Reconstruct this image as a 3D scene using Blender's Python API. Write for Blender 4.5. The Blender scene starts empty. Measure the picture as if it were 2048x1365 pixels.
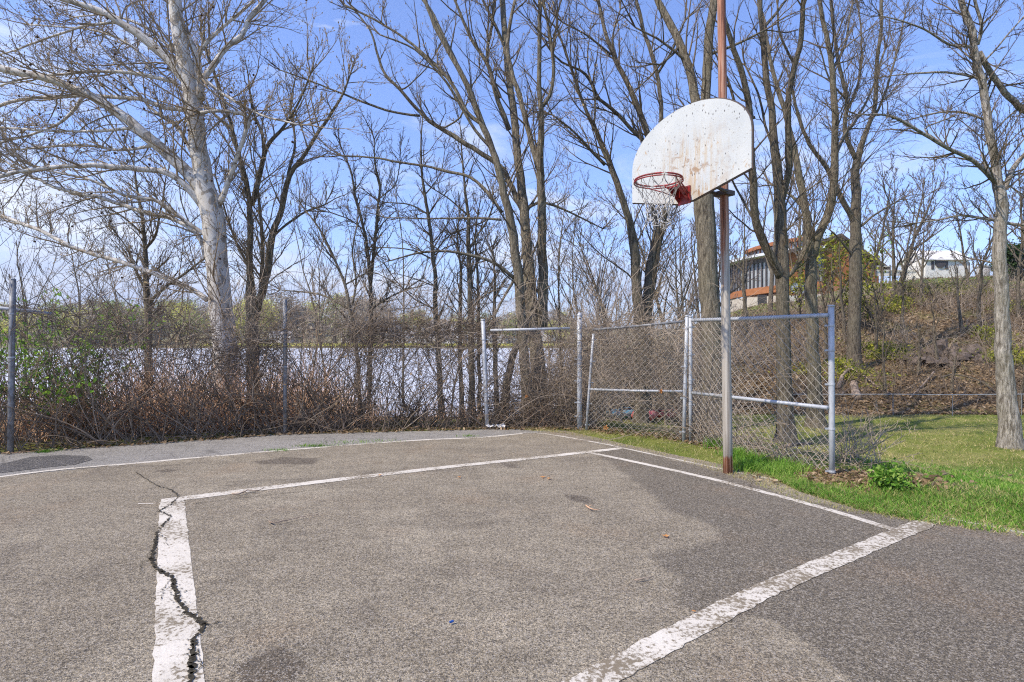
import bpy, math
import numpy as np
from mathutils import Vector

rng = np.random.RandomState(11)
scene = bpy.context.scene
F, CX, CY, H = 1100.0, 1024.0, 682.5, 1.5

# ------------------------------------------------------------------ camera
cam = bpy.data.cameras.new("camera")
cam.lens = 36.0 * F / 2048.0
cam.sensor_width = 36.0
cam.clip_start, cam.clip_end = 0.05, 12000
camo = bpy.data.objects.new("camera", cam)
camo.location = (0, 0, H)
camo.rotation_euler = (math.radians(90), 0, 0)
scene.collection.objects.link(camo)
scene.camera = camo

# ------------------------------------------------------------------ sun, sky, exposure
SUN_DIR = Vector((-0.80, -0.50, 1.02)).normalized()      # towards the sun
sun = bpy.data.lights.new("sun", 'SUN')
sun.energy = 5.0
sun.angle = math.radians(0.6)
sun.color = (1.0, 0.90, 0.77)
suno = bpy.data.objects.new("sun", sun)
suno.rotation_euler = (-SUN_DIR).to_track_quat('-Z', 'Y').to_euler()
scene.collection.objects.link(suno)
elev = math.asin(SUN_DIR.z)
azim = math.atan2(SUN_DIR.x, SUN_DIR.y) % (2 * math.pi)

world = bpy.data.worlds.new("World")
scene.world = world
world.use_nodes = True
wn, wl = world.node_tree.nodes, world.node_tree.links
for n in list(wn): wn.remove(n)
def W(t, **k):
    n = wn.new(t)
    for a, b in k.items(): setattr(n, a, b)
    return n
sky = W('ShaderNodeTexSky', sky_type='NISHITA')
sky.sun_disc = False
sky.sun_elevation = elev
sky.sun_rotation = azim
sky.air_density, sky.dust_density, sky.ozone_density = 1.0, 0.3, 2.0
tc = W('ShaderNodeTexCoord')
sep = W('ShaderNodeSeparateXYZ'); wl.new(tc.outputs['Generated'], sep.inputs[0])
mp = W('ShaderNodeMapping'); mp.inputs['Scale'].default_value = (1.0, 1.0, 4.2)
mp.inputs['Location'].default_value = (0.35, 0.1, 0.22)
wl.new(tc.outputs['Generated'], mp.inputs[0])
nz = W('ShaderNodeTexNoise'); nz.inputs['Scale'].default_value = 2.6
nz.inputs['Detail'].default_value = 9; nz.inputs['Roughness'].default_value = 0.62
nz.inputs['Distortion'].default_value = 0.5
wl.new(mp.outputs[0], nz.inputs['Vector'])
# more cloud low in the sky and towards the lake
def M(op, a, b=None, c=None, clamp=False):
    n = W('ShaderNodeMath', operation=op); n.use_clamp = clamp
    for i, v in enumerate((a, b, c)):
        if v is None: continue
        if isinstance(v, (int, float)): n.inputs[i].default_value = v
        else: wl.new(v, n.inputs[i])
    return n.outputs[0]
low = M('MULTIPLY', M('SUBTRACT', 0.40, sep.outputs['Z']), 1.8)
side = M('MULTIPLY', sep.outputs['X'], -0.42)
dens = M('ADD', M('ADD', M('MULTIPLY', nz.outputs['Fac'], 3.4), -1.88), M('ADD', low, side))
cl = M('MULTIPLY', M('SMOOTHSTEP', dens, 0.0, 0.62) if False else dens, 1.5, clamp=True)
mixc = W('ShaderNodeMix', data_type='RGBA')
wl.new(M('MULTIPLY', cl, 0.9), mixc.inputs['Factor'])
tint = W('ShaderNodeMix', data_type='RGBA', blend_type='MULTIPLY'); tint.inputs['Factor'].default_value = 1.0
wl.new(sky.outputs[0], tint.inputs['A']); tint.inputs['B'].default_value = (1.36, 1.46, 1.95, 1)
wl.new(tint.outputs['Result'], mixc.inputs['A'])
nz2 = W('ShaderNodeTexNoise'); nz2.inputs['Scale'].default_value = 5.0; nz2.inputs['Detail'].default_value = 6
wl.new(mp.outputs[0], nz2.inputs['Vector'])
cr = W('ShaderNodeValToRGB')
cr.color_ramp.elements[0].position, cr.color_ramp.elements[0].color = 0.38, (5.4, 6.1, 7.7, 1)
cr.color_ramp.elements[1].position, cr.color_ramp.elements[1].color = 0.60, (7.8, 8.2, 9.0, 1)
wl.new(nz2.outputs['Fac'], cr.inputs['Fac'])
wl.new(cr.outputs[0], mixc.inputs['B'])
bg = W('ShaderNodeBackground'); bg.inputs['Strength'].default_value = 0.12
wl.new(mixc.outputs['Result'], bg.inputs['Color'])
wo = W('ShaderNodeOutputWorld'); wl.new(bg.outputs[0], wo.inputs['Surface'])

vs = scene.view_settings
vs.view_transform = 'Standard'; vs.look = 'None'; vs.gamma = 1.0; vs.exposure = 0.32
vs.use_curve_mapping = False
scene.cycles.max_bounces = 5
scene.cycles.use_denoising = False
scene.cycles.filter_width = 1.15
scene.cycles.transparent_max_bounces = 8

# ------------------------------------------------------------------ helpers
def P(px, py, d): return np.array([(px - CX) / F * d, d, H - (py - CY) / F * d])
def G(px, py, z=0.0):
    d = (H - z) * F / (py - CY)
    return np.array([(px - CX) / F * d, d, z])
def link(o, parent=None):
    scene.collection.objects.link(o)
    if parent is not None: o.parent = parent
    return o
def tag(o, label=None, cat=None, group=None, kind=None):
    if label: o['label'] = label
    if cat: o['category'] = cat
    if group: o['group'] = group
    if kind: o['kind'] = kind
    return o
def empty(name, loc=(0, 0, 0), label=None, cat=None, group=None):
    o = bpy.data.objects.new(name, None); o.location = tuple(loc); o.empty_display_size = 0.2
    link(o); return tag(o, label, cat, group)

class MB:
    """numpy mesh collector: quads and triangles"""
    def __init__(s): s.v = []; s.f = []; s.n = 0; s.att = []
    def add(s, v, faces):
        v = np.asarray(v, float).reshape(-1, 3)
        for f in faces:
            f = np.asarray(f, int)
            if f.size: s.f.append(f.reshape(-1, f.shape[-1]) + s.n)
        s.v.append(v); s.n += len(v)
    def tubes(s, pts, rad, k=4, cap=False):
        """pts (N,n,3), rad (N,n)"""
        pts = np.asarray(pts, float); rad = np.asarray(rad, float)
        if pts.ndim == 2: pts = pts[None]; rad = rad[None]
        N, n, _ = pts.shape
        if N == 0: return
        T = np.empty_like(pts)
        T[:, 1:-1] = pts[:, 2:] - pts[:, :-2]; T[:, 0] = pts[:, 1] - pts[:, 0]; T[:, -1] = pts[:, -1] - pts[:, -2]
        T /= np.linalg.norm(T, axis=2, keepdims=True) + 1e-12
        md = pts[:, -1] - pts[:, 0]; md /= np.linalg.norm(md, axis=1, keepdims=True) + 1e-9
        ref = np.zeros((N, 3)); a = np.abs(md)
        ref[np.arange(N), np.argmin(a, axis=1)] = 1
        B = np.cross(T, ref[:, None, :]); B /= np.linalg.norm(B, axis=2, keepdims=True) + 1e-12
        C = np.cross(T, B)
        ang = np.arange(k) * 2 * math.pi / k
        ring = pts[:, :, None, :] + rad[:, :, None, None] * (B[:, :, None, :] * np.cos(ang)[None, None, :, None] + C[:, :, None, :] * np.sin(ang)[None, None, :, None])
        idx = np.arange(N * n * k).reshape(N, n, k)
        q = np.stack([idx[:, :-1, :], np.roll(idx, -1, 2)[:, :-1, :], np.roll(idx, -1, 2)[:, 1:, :], idx[:, 1:, :]], -1).reshape(-1, 4)
        fs = [q]
        if cap:
            V = ring.reshape(-1, 3)
            c0 = pts[:, 0]; c1 = pts[:, -1]
            base = N * n * k
            i0 = base + np.arange(N)[:, None]; i1 = base + N + np.arange(N)[:, None]
            t0 = np.stack([np.broadcast_to(i0, (N, k)), np.roll(idx[:, 0], -1, 1), idx[:, 0]], -1).reshape(-1, 3)
            t1 = np.stack([np.broadcast_to(i1, (N, k)), idx[:, -1], np.roll(idx[:, -1], -1, 1)], -1).reshape(-1, 3)
            s.add(np.concatenate([V, c0, c1]), [q, t0, t1])
        else:
            s.add(ring.reshape(-1, 3), fs)
    def tube(s, pts, rad, k=8, cap=True):
        pts = np.asarray(pts, float)
        if np.isscalar(rad): rad = np.full(len(pts), rad)
        s.tubes(pts[None], np.asarray(rad, float)[None], k, cap)
    def box(s, c, size, rz=0.0, tilt=None):
        x, y, z = [q / 2 for q in size]
        v = np.array([[a, b, d] for d in (-z, z) for b in (-y, y) for a in (-x, x)], float)
        if tilt: v[:, 0] += tilt * v[:, 2]
        cs, sn = math.cos(rz), math.sin(rz)
        v = np.stack([v[:, 0] * cs - v[:, 1] * sn, v[:, 0] * sn + v[:, 1] * cs, v[:, 2]], 1) + np.asarray(c, float)
        s.add(v, [np.array([[0, 2, 3, 1], [4, 5, 7, 6], [0, 1, 5, 4], [2, 6, 7, 3], [0, 4, 6, 2], [1, 3, 7, 5]])])
    def prism(s, poly, n, t):
        """planar polygon (m,3) extruded by vector n*t, fan-capped by an ngon"""
        poly = np.asarray(poly, float); m = len(poly)
        o = np.asarray(n, float) * t
        v = np.concatenate([poly, poly + o]); i = np.arange(m); j = (i + 1) % m
        s.add(v, [np.stack([i, j, j + m, i + m], 1), i[::-1][None], (i + m)[None]])
    def build(s, name, mat, parent=None, smooth=False, attr=None, origin=None):
        me = bpy.data.meshes.new(name)
        V = np.concatenate(s.v) if s.v else np.zeros((0, 3))
        if origin is not None: V = V - np.asarray(origin, float)
        me.vertices.add(len(V)); me.vertices.foreach_set('co', V.ravel().astype(np.float32))
        groups = s.f
        lens = np.concatenate([np.full(len(g), g.shape[1]) for g in groups]) if groups else np.zeros(0, int)
        li = np.concatenate([g.ravel() for g in groups]) if groups else np.zeros(0, int)
        me.loops.add(len(li)); me.loops.foreach_set('vertex_index', li.astype(np.int32))
        me.polygons.add(len(lens))
        st = np.concatenate([[0], np.cumsum(lens)[:-1]]) if len(lens) else np.zeros(0, int)
        me.polygons.foreach_set('loop_start', st.astype(np.int32))
        try: me.polygons.foreach_set('loop_total', lens.astype(np.int32))
        except Exception: pass
        me.polygons.foreach_set('use_smooth', np.full(len(lens), bool(smooth)))
        me.update(calc_edges=True)
        if attr:
            for an, (ty, data) in attr.items():
                a = me.attributes.new(an, ty, 'POINT')
                a.data.foreach_set('color' if ty == 'FLOAT_COLOR' else 'value', np.asarray(data, np.float32).ravel())
        me.materials.append(mat)
        o = bpy.data.objects.new(name, me)
        if origin is not None: o.location = tuple(origin)
        return link(o, parent)

def smoothstep(x, a, b):
    t = np.clip((np.asarray(x, float) - a) / (b - a), 0, 1); return t * t * (3 - 2 * t)
def seg_dist(x, y, poly, closed=True):
    d = np.full(np.shape(x), 1e9); m = len(poly)
    for i in range(m if closed else m - 1):
        ax, ay = poly[i][:2]; bx, by = poly[(i + 1) % m][:2]
        ex, ey = bx - ax, by - ay; L = ex * ex + ey * ey + 1e-12
        t = np.clip(((x - ax) * ex + (y - ay) * ey) / L, 0, 1)
        d = np.minimum(d, np.hypot(x - ax - t * ex, y - ay - t * ey))
    return d
def inside(x, y, poly):
    r = np.zeros(np.shape(x), bool); m = len(poly)
    for i in range(m):
        ax, ay = poly[i][:2]; bx, by = poly[(i + 1) % m][:2]
        if ay == by: continue
        c = ((ay > y) != (by > y)) & (x < (bx - ax) * (y - ay) / (by - ay) + ax)
        r ^= c
    return r
def sdf(x, y, poly):     # negative inside
    d = seg_dist(x, y, poly); return np.where(inside(x, y, poly), -d, d)

# value noise for terrain shaping
_tab = np.random.RandomState(5).rand(256, 256)
def vnoise(x, y):
    x = np.asarray(x, float); y = np.asarray(y, float)
    xi = np.floor(x).astype(int); yi = np.floor(y).astype(int); fx = x - xi; fy = y - yi
    fx = fx * fx * (3 - 2 * fx); fy = fy * fy * (3 - 2 * fy)
    g = lambda a, b: _tab[a % 256, b % 256]
    return (g(xi, yi) * (1 - fx) + g(xi + 1, yi) * fx) * (1 - fy) + (g(xi, yi + 1) * (1 - fx) + g(xi + 1, yi + 1) * fx) * fy
def fbm(x, y, o=4):
    r = 0; a = .5
    for i in range(o): r = r + a * vnoise(x * 2 ** i + 17 * i, y * 2 ** i + 31 * i); a *= .5
    return r

# ------------------------------------------------------------------ materials
class Mat:
    def __init__(s, name, rough=0.8, spec=0.3, metal=0.0):
        s.m = bpy.data.materials.new(name); s.m.use_nodes = True
        s.nt = s.m.node_tree; s.n = s.nt.nodes; s.l = s.nt.links
        s.b = s.n['Principled BSDF']
        s.b.inputs['Roughness'].default_value = rough
        s.b.inputs['Specular IOR Level'].default_value = spec
        s.b.inputs['Metallic'].default_value = metal
        s.tc = s.n.new('ShaderNodeTexCoord')
    def vec(s, scale=(1, 1, 1), rot=(0, 0, 0)):
        m = s.n.new('ShaderNodeMapping'); m.inputs['Scale'].default_value = scale; m.inputs['Rotation'].default_value = rot
        s.l.new(s.tc.outputs['Object'], m.inputs[0]); return m.outputs[0]
    def noise(s, scale, detail=4, rough=0.55, vec=None, dist=0.0, out='Fac'):
        n = s.n.new('ShaderNodeTexNoise'); n.inputs['Scale'].default_value = scale; n.inputs['Detail'].default_value = detail
        n.inputs['Roughness'].default_value = rough; n.inputs['Distortion'].default_value = dist
        s.l.new(vec or s.tc.outputs['Object'], n.inputs['Vector']); return n.outputs[out]
    def voronoi(s, scale, vec=None, out='Distance', feature='F1', rand=1.0):
        n = s.n.new('ShaderNodeTexVoronoi'); n.feature = feature; n.inputs['Scale'].default_value = scale
        n.inputs['Randomness'].default_value = rand
        s.l.new(vec or s.tc.outputs['Object'], n.inputs['Vector']); return n.outputs[out]
    def ramp(s, fac, stops, interp='LINEAR'):
        r = s.n.new('ShaderNodeValToRGB'); r.color_ramp.interpolation = interp
        e = r.color_ramp.elements
        while len(e) < len(stops): e.new(0.5)
        for q, (p, c) in zip(e, stops):
            q.position = p; q.color = (c, c, c, 1) if isinstance(c, (int, float)) else (*c, 1)
        s.l.new(fac, r.inputs['Fac']); return r.outputs[0]
    def mix(s, fac, a, b, mode='MIX'):
        n = s.n.new('ShaderNodeMix'); n.data_type = 'RGBA'; n.blend_type = mode
        for key, v in (('Factor', fac), ('A', a), ('B', b)):
            if isinstance(v, tuple): n.inputs[key].default_value = (*v, 1)
            elif isinstance(v, (int, float)): n.inputs[key].default_value = v
            else: s.l.new(v, n.inputs[key])
        return n.outputs['Result']
    def math(s, op, a, b=None, clamp=False):
        n = s.n.new('ShaderNodeMath'); n.operation = op; n.use_clamp = clamp
        for i, v in enumerate((a, b)):
            if v is None: continue
            if isinstance(v, (int, float)): n.inputs[i].default_value = v
            else: s.l.new(v, n.inputs[i])
        return n.outputs[0]
    def attr(s, name, out='Fac'):
        n = s.n.new('ShaderNodeAttribute'); n.attribute_name = name; return n.outputs[out]
    def color(s, c):
        if isinstance(c, tuple): s.b.inputs['Base Color'].default_value = (*c, 1)
        else: s.l.new(c, s.b.inputs['Base Color'])
        return s
    def rough(s, c): s.l.new(c, s.b.inputs['Roughness']); return s
    def bump(s, h, strength=0.4, dist=0.02):
        b = s.n.new('ShaderNodeBump'); b.inputs['Strength'].default_value = strength; b.inputs['Distance'].default_value = dist
        s.l.new(h, b.inputs['Height']); s.l.new(b.outputs[0], s.b.inputs['Normal']); return s

def mat_plain(name, c, c2=None, scale=8, rough=0.75, spec=0.3, metal=0.0, bump=0.0, detail=5):
    m = Mat(name, rough, spec, metal)
    n = m.noise(scale, detail, 0.6)
    m.color(m.ramp(n, [(0.3, c), (0.7, c2 or tuple(x * 0.7 for x in c))]))
    if bump: m.bump(n, bump, 0.01)
    return m.m

def mat_bark(name, dark, light, green=None, scale=1.0):
    m = Mat(name, 0.9, 0.15)
    v = m.vec((17 * scale, 17 * scale, 3.0 * scale))
    a = m.noise(1.6, 7, 0.7, v, 0.6); b = m.noise(1.1, 3, 0.5)
    c = m.ramp(a, [(0.40, dark), (0.58, light)])
    c = m.mix(m.ramp(b, [(0.42, 0.0), (0.72, 0.55)]), c, green or tuple(x * 1.25 for x in light))
    m.color(c)
    m.bump(m.ramp(a, [(0.3, 0.0), (0.65, 1.0)]), 0.9, 0.03)
    return m.m

# asphalt ----------------------------------------------------------------
def mat_asphalt(name, base, lightc, darkc, use_mask=False, cracks=False):
    m = Mat(name, 0.88, 0.25)
    big = m.noise(0.45, 6, 0.62, dist=0.4); med = m.noise(3.0, 7, 0.7)
    grit = m.voronoi(210, out='Color'); gd = m.voronoi(210)
    fine = m.noise(110, 4, 0.85)
    fine2 = m.noise(28, 3, 0.8)
    c = m.mix(m.ramp(big, [(0.36, 0.0), (0.64, 1.0)]), base, lightc)
    c = m.mix(m.ramp(med, [(0.4, 0.0), (0.70, 0.6)]), c, darkc)
    strk = m.noise(1.0, 6, 0.7, m.vec((1.3, 5.5, 1), (0, 0, 0.5)), 0.6)
    c = m.mix(m.ramp(strk, [(0.50, 0.0), (0.68, 0.5)]), c, darkc)
    c = m.mix(m.ramp(strk, [(0.30, 0.4), (0.44, 0.0)]), c, lightc)
    if use_mask:
        mk = m.math('ADD', m.math('ADD', m.attr('wear'), m.math('MULTIPLY', m.math('SUBTRACT', med, 0.5), 0.7)), m.math('MULTIPLY', m.math('SUBTRACT', strk, 0.5), 0.7))
        c = m.mix(m.ramp(mk, [(0.32, 0.0), (0.66, 0.76)]), c, (0.128, 0.106, 0.074))
        st = m.math('ADD', m.attr('stain'), m.math('MULTIPLY', m.math('SUBTRACT', med, 0.5), 0.5))
        c = m.mix(m.ramp(st, [(0.35, 0.0), (0.8, 0.75)]), c, (0.085, 0.064, 0.042))
        rs = m.noise(1.3, 3, 0.5)
        c = m.mix(m.ramp(rs, [(0.56, 0.0), (0.74, 0.35)]), c, (0.30, 0.20, 0.11))
        bl = m.noise(0.9, 5, 0.6, m.vec((1, 1.8, 1), (0, 0, 0.9)), 0.9)
        c = m.mix(m.ramp(bl, [(0.54, 0.0), (0.66, 0.55)]), c, (0.155, 0.126, 0.086))
    g = m.ramp(fine, [(0.36, 0.28), (0.5, 0.95), (0.64, 2.1)])
    c = m.mix(1.0, c, g, 'MULTIPLY')
    sp = m.n.new('ShaderNodeSeparateColor'); m.l.new(grit, sp.inputs[0])
    c = m.mix(m.ramp(sp.outputs[0], [(0.80, 0.0), (0.92, 0.75)]), c, (0.42, 0.38, 0.33))
    c = m.mix(m.ramp(sp.outputs[1], [(0.78, 0.0), (0.9, 0.75)]), c, (0.03, 0.028, 0.026))
    c = m.mix(m.ramp(fine2, [(0.32, 0.5), (0.48, 0.0)]), c, (0.05, 0.045, 0.04))
    g2 = m.voronoi(95, out='Color'); s2 = m.n.new('ShaderNodeSeparateColor'); m.l.new(g2, s2.inputs[0])
    c = m.mix(m.ramp(s2.outputs[0], [(0.86, 0.0), (0.93, 0.38)]), c, (0.48, 0.43, 0.34))
    c = m.mix(m.ramp(s2.outputs[1], [(0.84, 0.0), (0.92, 0.45)]), c, (0.04, 0.034, 0.027))
    if cracks:
        e = m.voronoi(2.1, m.vec((1, 1, 1)), feature='DISTANCE_TO_EDGE')
        c = m.mix(m.ramp(e, [(0.0, 0.5), (0.02, 0.0)]), c, (0.07, 0.065, 0.06))
    m.color(c)
    h = m.math('ADD', m.math('MULTIPLY', fine, 1.0), m.math('MULTIPLY', gd, 0.6))
    m.bump(h, 0.75, 0.008)
    return m.m
M_COURT = mat_asphalt("court_asphalt", (0.262, 0.216, 0.146), (0.380, 0.322, 0.225), (0.172, 0.140, 0.092), True)
M_APRON = mat_asphalt("old_asphalt", (0.30, 0.285, 0.25), (0.36, 0.34, 0.30), (0.20, 0.19, 0.17), cracks=True)
M_TAR = mat_asphalt("tar_patch", (0.075, 0.072, 0.07), (0.10, 0.10, 0.098), (0.05, 0.05, 0.05))

def mat_paint(name="line_paint", t=0.0):
    m = Mat(name, 0.7, 0.3)
    a = m.noise(42, 6, 0.72); b = m.noise(2.2, 4, 0.6); g = m.noise(85, 3, 0.8)
    w = m.math('ADD', a, m.math('MULTIPLY', m.math('SUBTRACT', b, 0.5), 0.55))
    worn = m.ramp(w, [(0.525 - t, 0.0), (0.60 - t * .6, 1.0)])
    col = m.ramp(b, [(0.3, (0.66, 0.61, 0.515)), (0.7, (0.50, 0.455, 0.37))])
    col = m.mix(m.ramp(g, [(0.35, 0.30), (0.5, 0.0)]), col, (0.35, 0.33, 0.31))
    yl = m.noise(1.6, 3, 0.5)
    col = m.mix(m.ramp(yl, [(0.66, 0.0), (0.76, 0.5)]), col, (0.62, 0.45, 0.25))
    m.color(m.mix(worn, col, (0.20, 0.163, 0.11)))
    m.bump(m.math('ADD', a, g), 0.5, 0.006)
    return m.m
M_PAINT = mat_paint(); M_PAINTWORN = mat_paint('worn_line_paint', .05)
M_CRACK = mat_plain("crack_dark", (0.02, 0.018, 0.015), (0.075, 0.065, 0.045), 45, 0.95, 0.1)  # dark colour of the crack ribbon and its loose specks

def mat_ground():
    m = Mat("ground_cover", 0.95, 0.1)
    n1 = m.noise(0.8, 6, 0.65); n2 = m.noise(7, 6, 0.75); n3 = m.noise(35, 4, 0.8)
    grass = m.ramp(n1, [(0.30, (0.10, 0.15, 0.022)), (0.50, (0.21, 0.24, 0.05)), (0.68, (0.34, 0.31, 0.11))])
    lit = m.ramp(n2, [(0.30, (0.05, 0.036, 0.02)), (0.45, (0.13, 0.09, 0.05)), (0.58, (0.26, 0.19, 0.11)), (0.7, (0.38, 0.30, 0.19))])
    far = m.ramp(n1, [(0.35, (0.17, 0.14, 0.10)), (0.6, (0.26, 0.24, 0.12))])
    lush = m.ramp(n2, [(0.3, (0.07, 0.14, 0.02)), (0.7, (0.18, 0.28, 0.05))])
    c = m.mix(m.attr('litter'), grass, lit)
    c = m.mix(m.attr('lush'), c, lush)
    moss = m.noise(0.5, 5, 0.65)
    c = m.mix(m.math('MULTIPLY', m.attr('litter'), m.ramp(moss, [(0.50, 0.0), (0.64, 0.5)])), c, (0.14, 0.15, 0.04))
    c = m.mix(m.attr('far'), c, far)
    c = m.mix(1.0, c, m.ramp(n3, [(0.3, 0.55), (0.7, 1.35)]), 'MULTIPLY')
    m.color(c); m.bump(m.math('ADD', n2, n3), 0.8, 0.05)
    return m.m
M_GROUND = mat_ground()

def mat_water():
    m = Mat("lake_water", 0.35, 0.5)
    w = m.noise(1.0, 5, 0.65, m.vec((1.2, 3.0, 1)))
    m.color(m.ramp(w, [(0.3, (0.54, 0.55, 0.57)), (0.7, (0.70, 0.71, 0.71))]))
    m.bump(w, 0.5, 0.15)
    return m.m
M_WATER = mat_water()

M_GALV = None
def mat_galv():
    m = Mat("galvanised_steel", 0.5, 0.5, 0.12)
    a = m.noise(30, 5, 0.7, m.vec((1, 1, 0.35))); b = m.noise(3, 5, 0.7)
    c = m.ramp(a, [(0.3, (0.31, 0.33, 0.35)), (0.7, (0.48, 0.50, 0.52))])
    c = m.mix(m.ramp(b, [(0.55, 0.0), (0.75, 0.55)]), c, (0.27, 0.25, 0.23))
    m.color(c); m.bump(a, 0.2, 0.003); return m.m
M_GALV = mat_galv()
M_GALVDARK = mat_plain("weathered_steel", (0.30, 0.31, 0.32), (0.12, 0.115, 0.11), 14, 0.6, 0.4, 0.3)
M_WIRE = mat_plain("chain_link_wire", (0.44, 0.41, 0.36), (0.24, 0.21, 0.17), 9, 0.6, 0.4, 0.2)
M_WIREDARK = mat_plain("rusted_wire", (0.20, 0.17, 0.14), (0.10, 0.08, 0.065), 9, 0.7, 0.3, 0.2)

def mat_pole():
    m = Mat("weathered_pole_steel", 0.6, 0.4, 0.15)
    sx = m.n.new('ShaderNodeSeparateXYZ'); m.l.new(m.tc.outputs['Object'], sx.inputs[0])
    st = m.noise(1.0, 6, 0.75, m.vec((38, 38, 0.9))); big = m.noise(2.2, 4, 0.6, m.vec((6, 6, 0.6)))
    grey = m.ramp(st, [(0.40, (0.24, 0.21, 0.17)), (0.60, (0.43, 0.40, 0.34))])
    rust = m.ramp(st, [(0.38, (0.07, 0.032, 0.02)), (0.48, (0.26, 0.10, 0.05)), (0.60, (0.42, 0.27, 0.19))])
    hgt = m.ramp(m.math('DIVIDE', sx.outputs[2], 7.0), [(0.0, 0.55), (0.025, 0.5), (0.035, 0.0), (0.22, 0.0), (0.34, 0.22), (0.44, 0.44), (0.6, 0.72)])
    lf = m.ramp(m.math('ADD', m.math('MULTIPLY', sx.outputs[0], -7.0), 0.5), [(0.45, 0.0), (0.75, 0.42)])
    f = m.math('ADD', m.math('ADD', hgt, m.math('MULTIPLY', lf, hgt)), m.math('MULTIPLY', m.math('SUBTRACT', big, 0.5), 1.3))
    m.color(m.mix(m.ramp(f, [(0.35, 0.0), (0.55, 1.0)]), grey, rust)); m.bump(st, 0.3, 0.004); return m.m
M_POLE = mat_pole()

def mat_board():
    m = Mat("board_paint", 0.5, 0.4)
    sx = m.n.new('ShaderNodeSeparateXYZ'); m.l.new(m.tc.outputs['Object'], sx.inputs[0])
    base = m.ramp(m.noise(2.5, 4, 0.6), [(0.3, (0.43, 0.46, 0.46)), (0.7, (0.52, 0.54, 0.52))])
    # rust streaks gathered in the middle of the board
    st = m.noise(1.0, 6, 0.7, m.vec((26, 26, 2.6)), 0.3)
    patch = m.noise(9, 6, 0.7, dist=0.8)
    ux = m.math('ABSOLUTE', m.math('SUBTRACT', sx.outputs[0], 0.06))
    cen = m.ramp(ux, [(0.08, 1.0), (0.42, 0.25), (0.62, 0.0)])
    zf = m.ramp(sx.outputs[2], [(0.0, 1.0), (0.5, 0.8), (0.78, 0.0)])
    r1 = m.math('MULTIPLY', m.math('MULTIPLY', m.ramp(st, [(0.44, 0.0), (0.60, 1.0)]), cen), zf)
    r2 = m.math('MULTIPLY', m.math('MULTIPLY', m.ramp(patch, [(0.54, 0.0), (0.60, 1.0)]), cen), zf)
    c = m.mix(m.math('MULTIPLY', r1, 0.75), base, (0.42, 0.29, 0.13))
    c = m.mix(m.math('MULTIPLY', r2, 0.85), c, (0.27, 0.15, 0.06))
    pe = m.noise(6, 5, 0.7, dist=1.0)
    c = m.mix(m.ramp(pe, [(0.63, 0.0), (0.68, 0.7)]), c, (0.40, 0.27, 0.14))
    # black chips
    v = m.voronoi(30, m.vec((1.3, 1.3, 0.6)), out='Distance'); vc = m.voronoi(30, m.vec((1.3, 1.3, 0.6)), out='Color')
    sp = m.n.new('ShaderNodeSeparateColor'); m.l.new(vc, sp.inputs[0])
    cl = m.noise(3.2, 3, 0.6)
    thr = m.math('MULTIPLY', m.ramp(v, [(0.17, 1.0), (0.24, 0.0)]), m.ramp(m.math('ADD', sp.outputs[0], m.math('MULTIPLY', m.math('SUBTRACT', cl, 0.5), 2.8)), [(0.68, 0.0), (0.72, 1.0)]))
    c = m.mix(m.math('MULTIPLY', thr, 0.9), c, (0.06, 0.05, 0.045))
    fine = m.noise(70, 3, 0.7)
    c = m.mix(m.ramp(fine, [(0.62, 0.0), (0.66, 0.85)]), c, (0.14, 0.12, 0.10))
    # rusted rim of the sheet
    m.color(c); return m.m
M_BOARD = mat_board()
M_RED = mat_plain("rim_paint", (0.38, 0.025, 0.025), (0.13, 0.02, 0.018), 22, 0.45, 0.5)
M_BLACKSTEEL = mat_plain("dark_bracket_steel", (0.05, 0.045, 0.04), (0.10, 0.06, 0.04), 20, 0.6, 0.4)
M_NET = mat_plain("net_cord", (0.62, 0.62, 0.60), (0.30, 0.28, 0.26), 20, 0.9, 0.1)
M_NETDARK = mat_plain("net_cord_dirty", (0.16, 0.14, 0.13), (0.34, 0.32, 0.30), 20, 0.9, 0.1)

M_BARK = mat_bark("grey_bark", (0.065, 0.052, 0.038), (0.26, 0.225, 0.165), (0.22, 0.20, 0.135))
M_BARK_DARK = mat_bark("dark_bark", (0.05, 0.04, 0.03), (0.20, 0.17, 0.125), (0.165, 0.15, 0.105))
M_BARK_PALE = mat_bark("pale_flaking_bark", (0.13, 0.11, 0.085), (0.46, 0.42, 0.36), (0.24, 0.22, 0.16), 0.8)
M_TWIG = mat_plain("twig_bark", (0.17, 0.137, 0.098), (0.095, 0.075, 0.056), 3, 0.9, 0.1)
M_TWIG_TAN = mat_plain("tan_twig_bark", (0.33, 0.265, 0.185), (0.17, 0.135, 0.096), 2, 0.9, 0.1)
M_TWIG_FAR = mat_plain("greyish_twig_bark", (0.17, 0.145, 0.125), (0.11, 0.09, 0.08), 1, 0.9, 0.1)
M_BUD = mat_plain("tan_buds", (0.62, 0.47, 0.25), (0.36, 0.26, 0.13), 5, 0.8, 0.2)
M_SEED = mat_plain("seed_ball", (0.085, 0.05, 0.035), (0.05, 0.03, 0.02), 9, 0.9, 0.1)
M_BRUSH = mat_plain("bramble_cane", (0.24, 0.185, 0.13), (0.085, 0.064, 0.047), 2, 0.85, 0.2)
M_BRUSHGREY = mat_plain("grey_thicket_cane", (0.40, 0.33, 0.25), (0.19, 0.15, 0.115), 1.5, 0.9, 0.1)
M_REED = mat_plain("dry_stem", (0.72, 0.48, 0.31), (0.42, 0.26, 0.16), 1.5, 0.9, 0.1)
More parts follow.
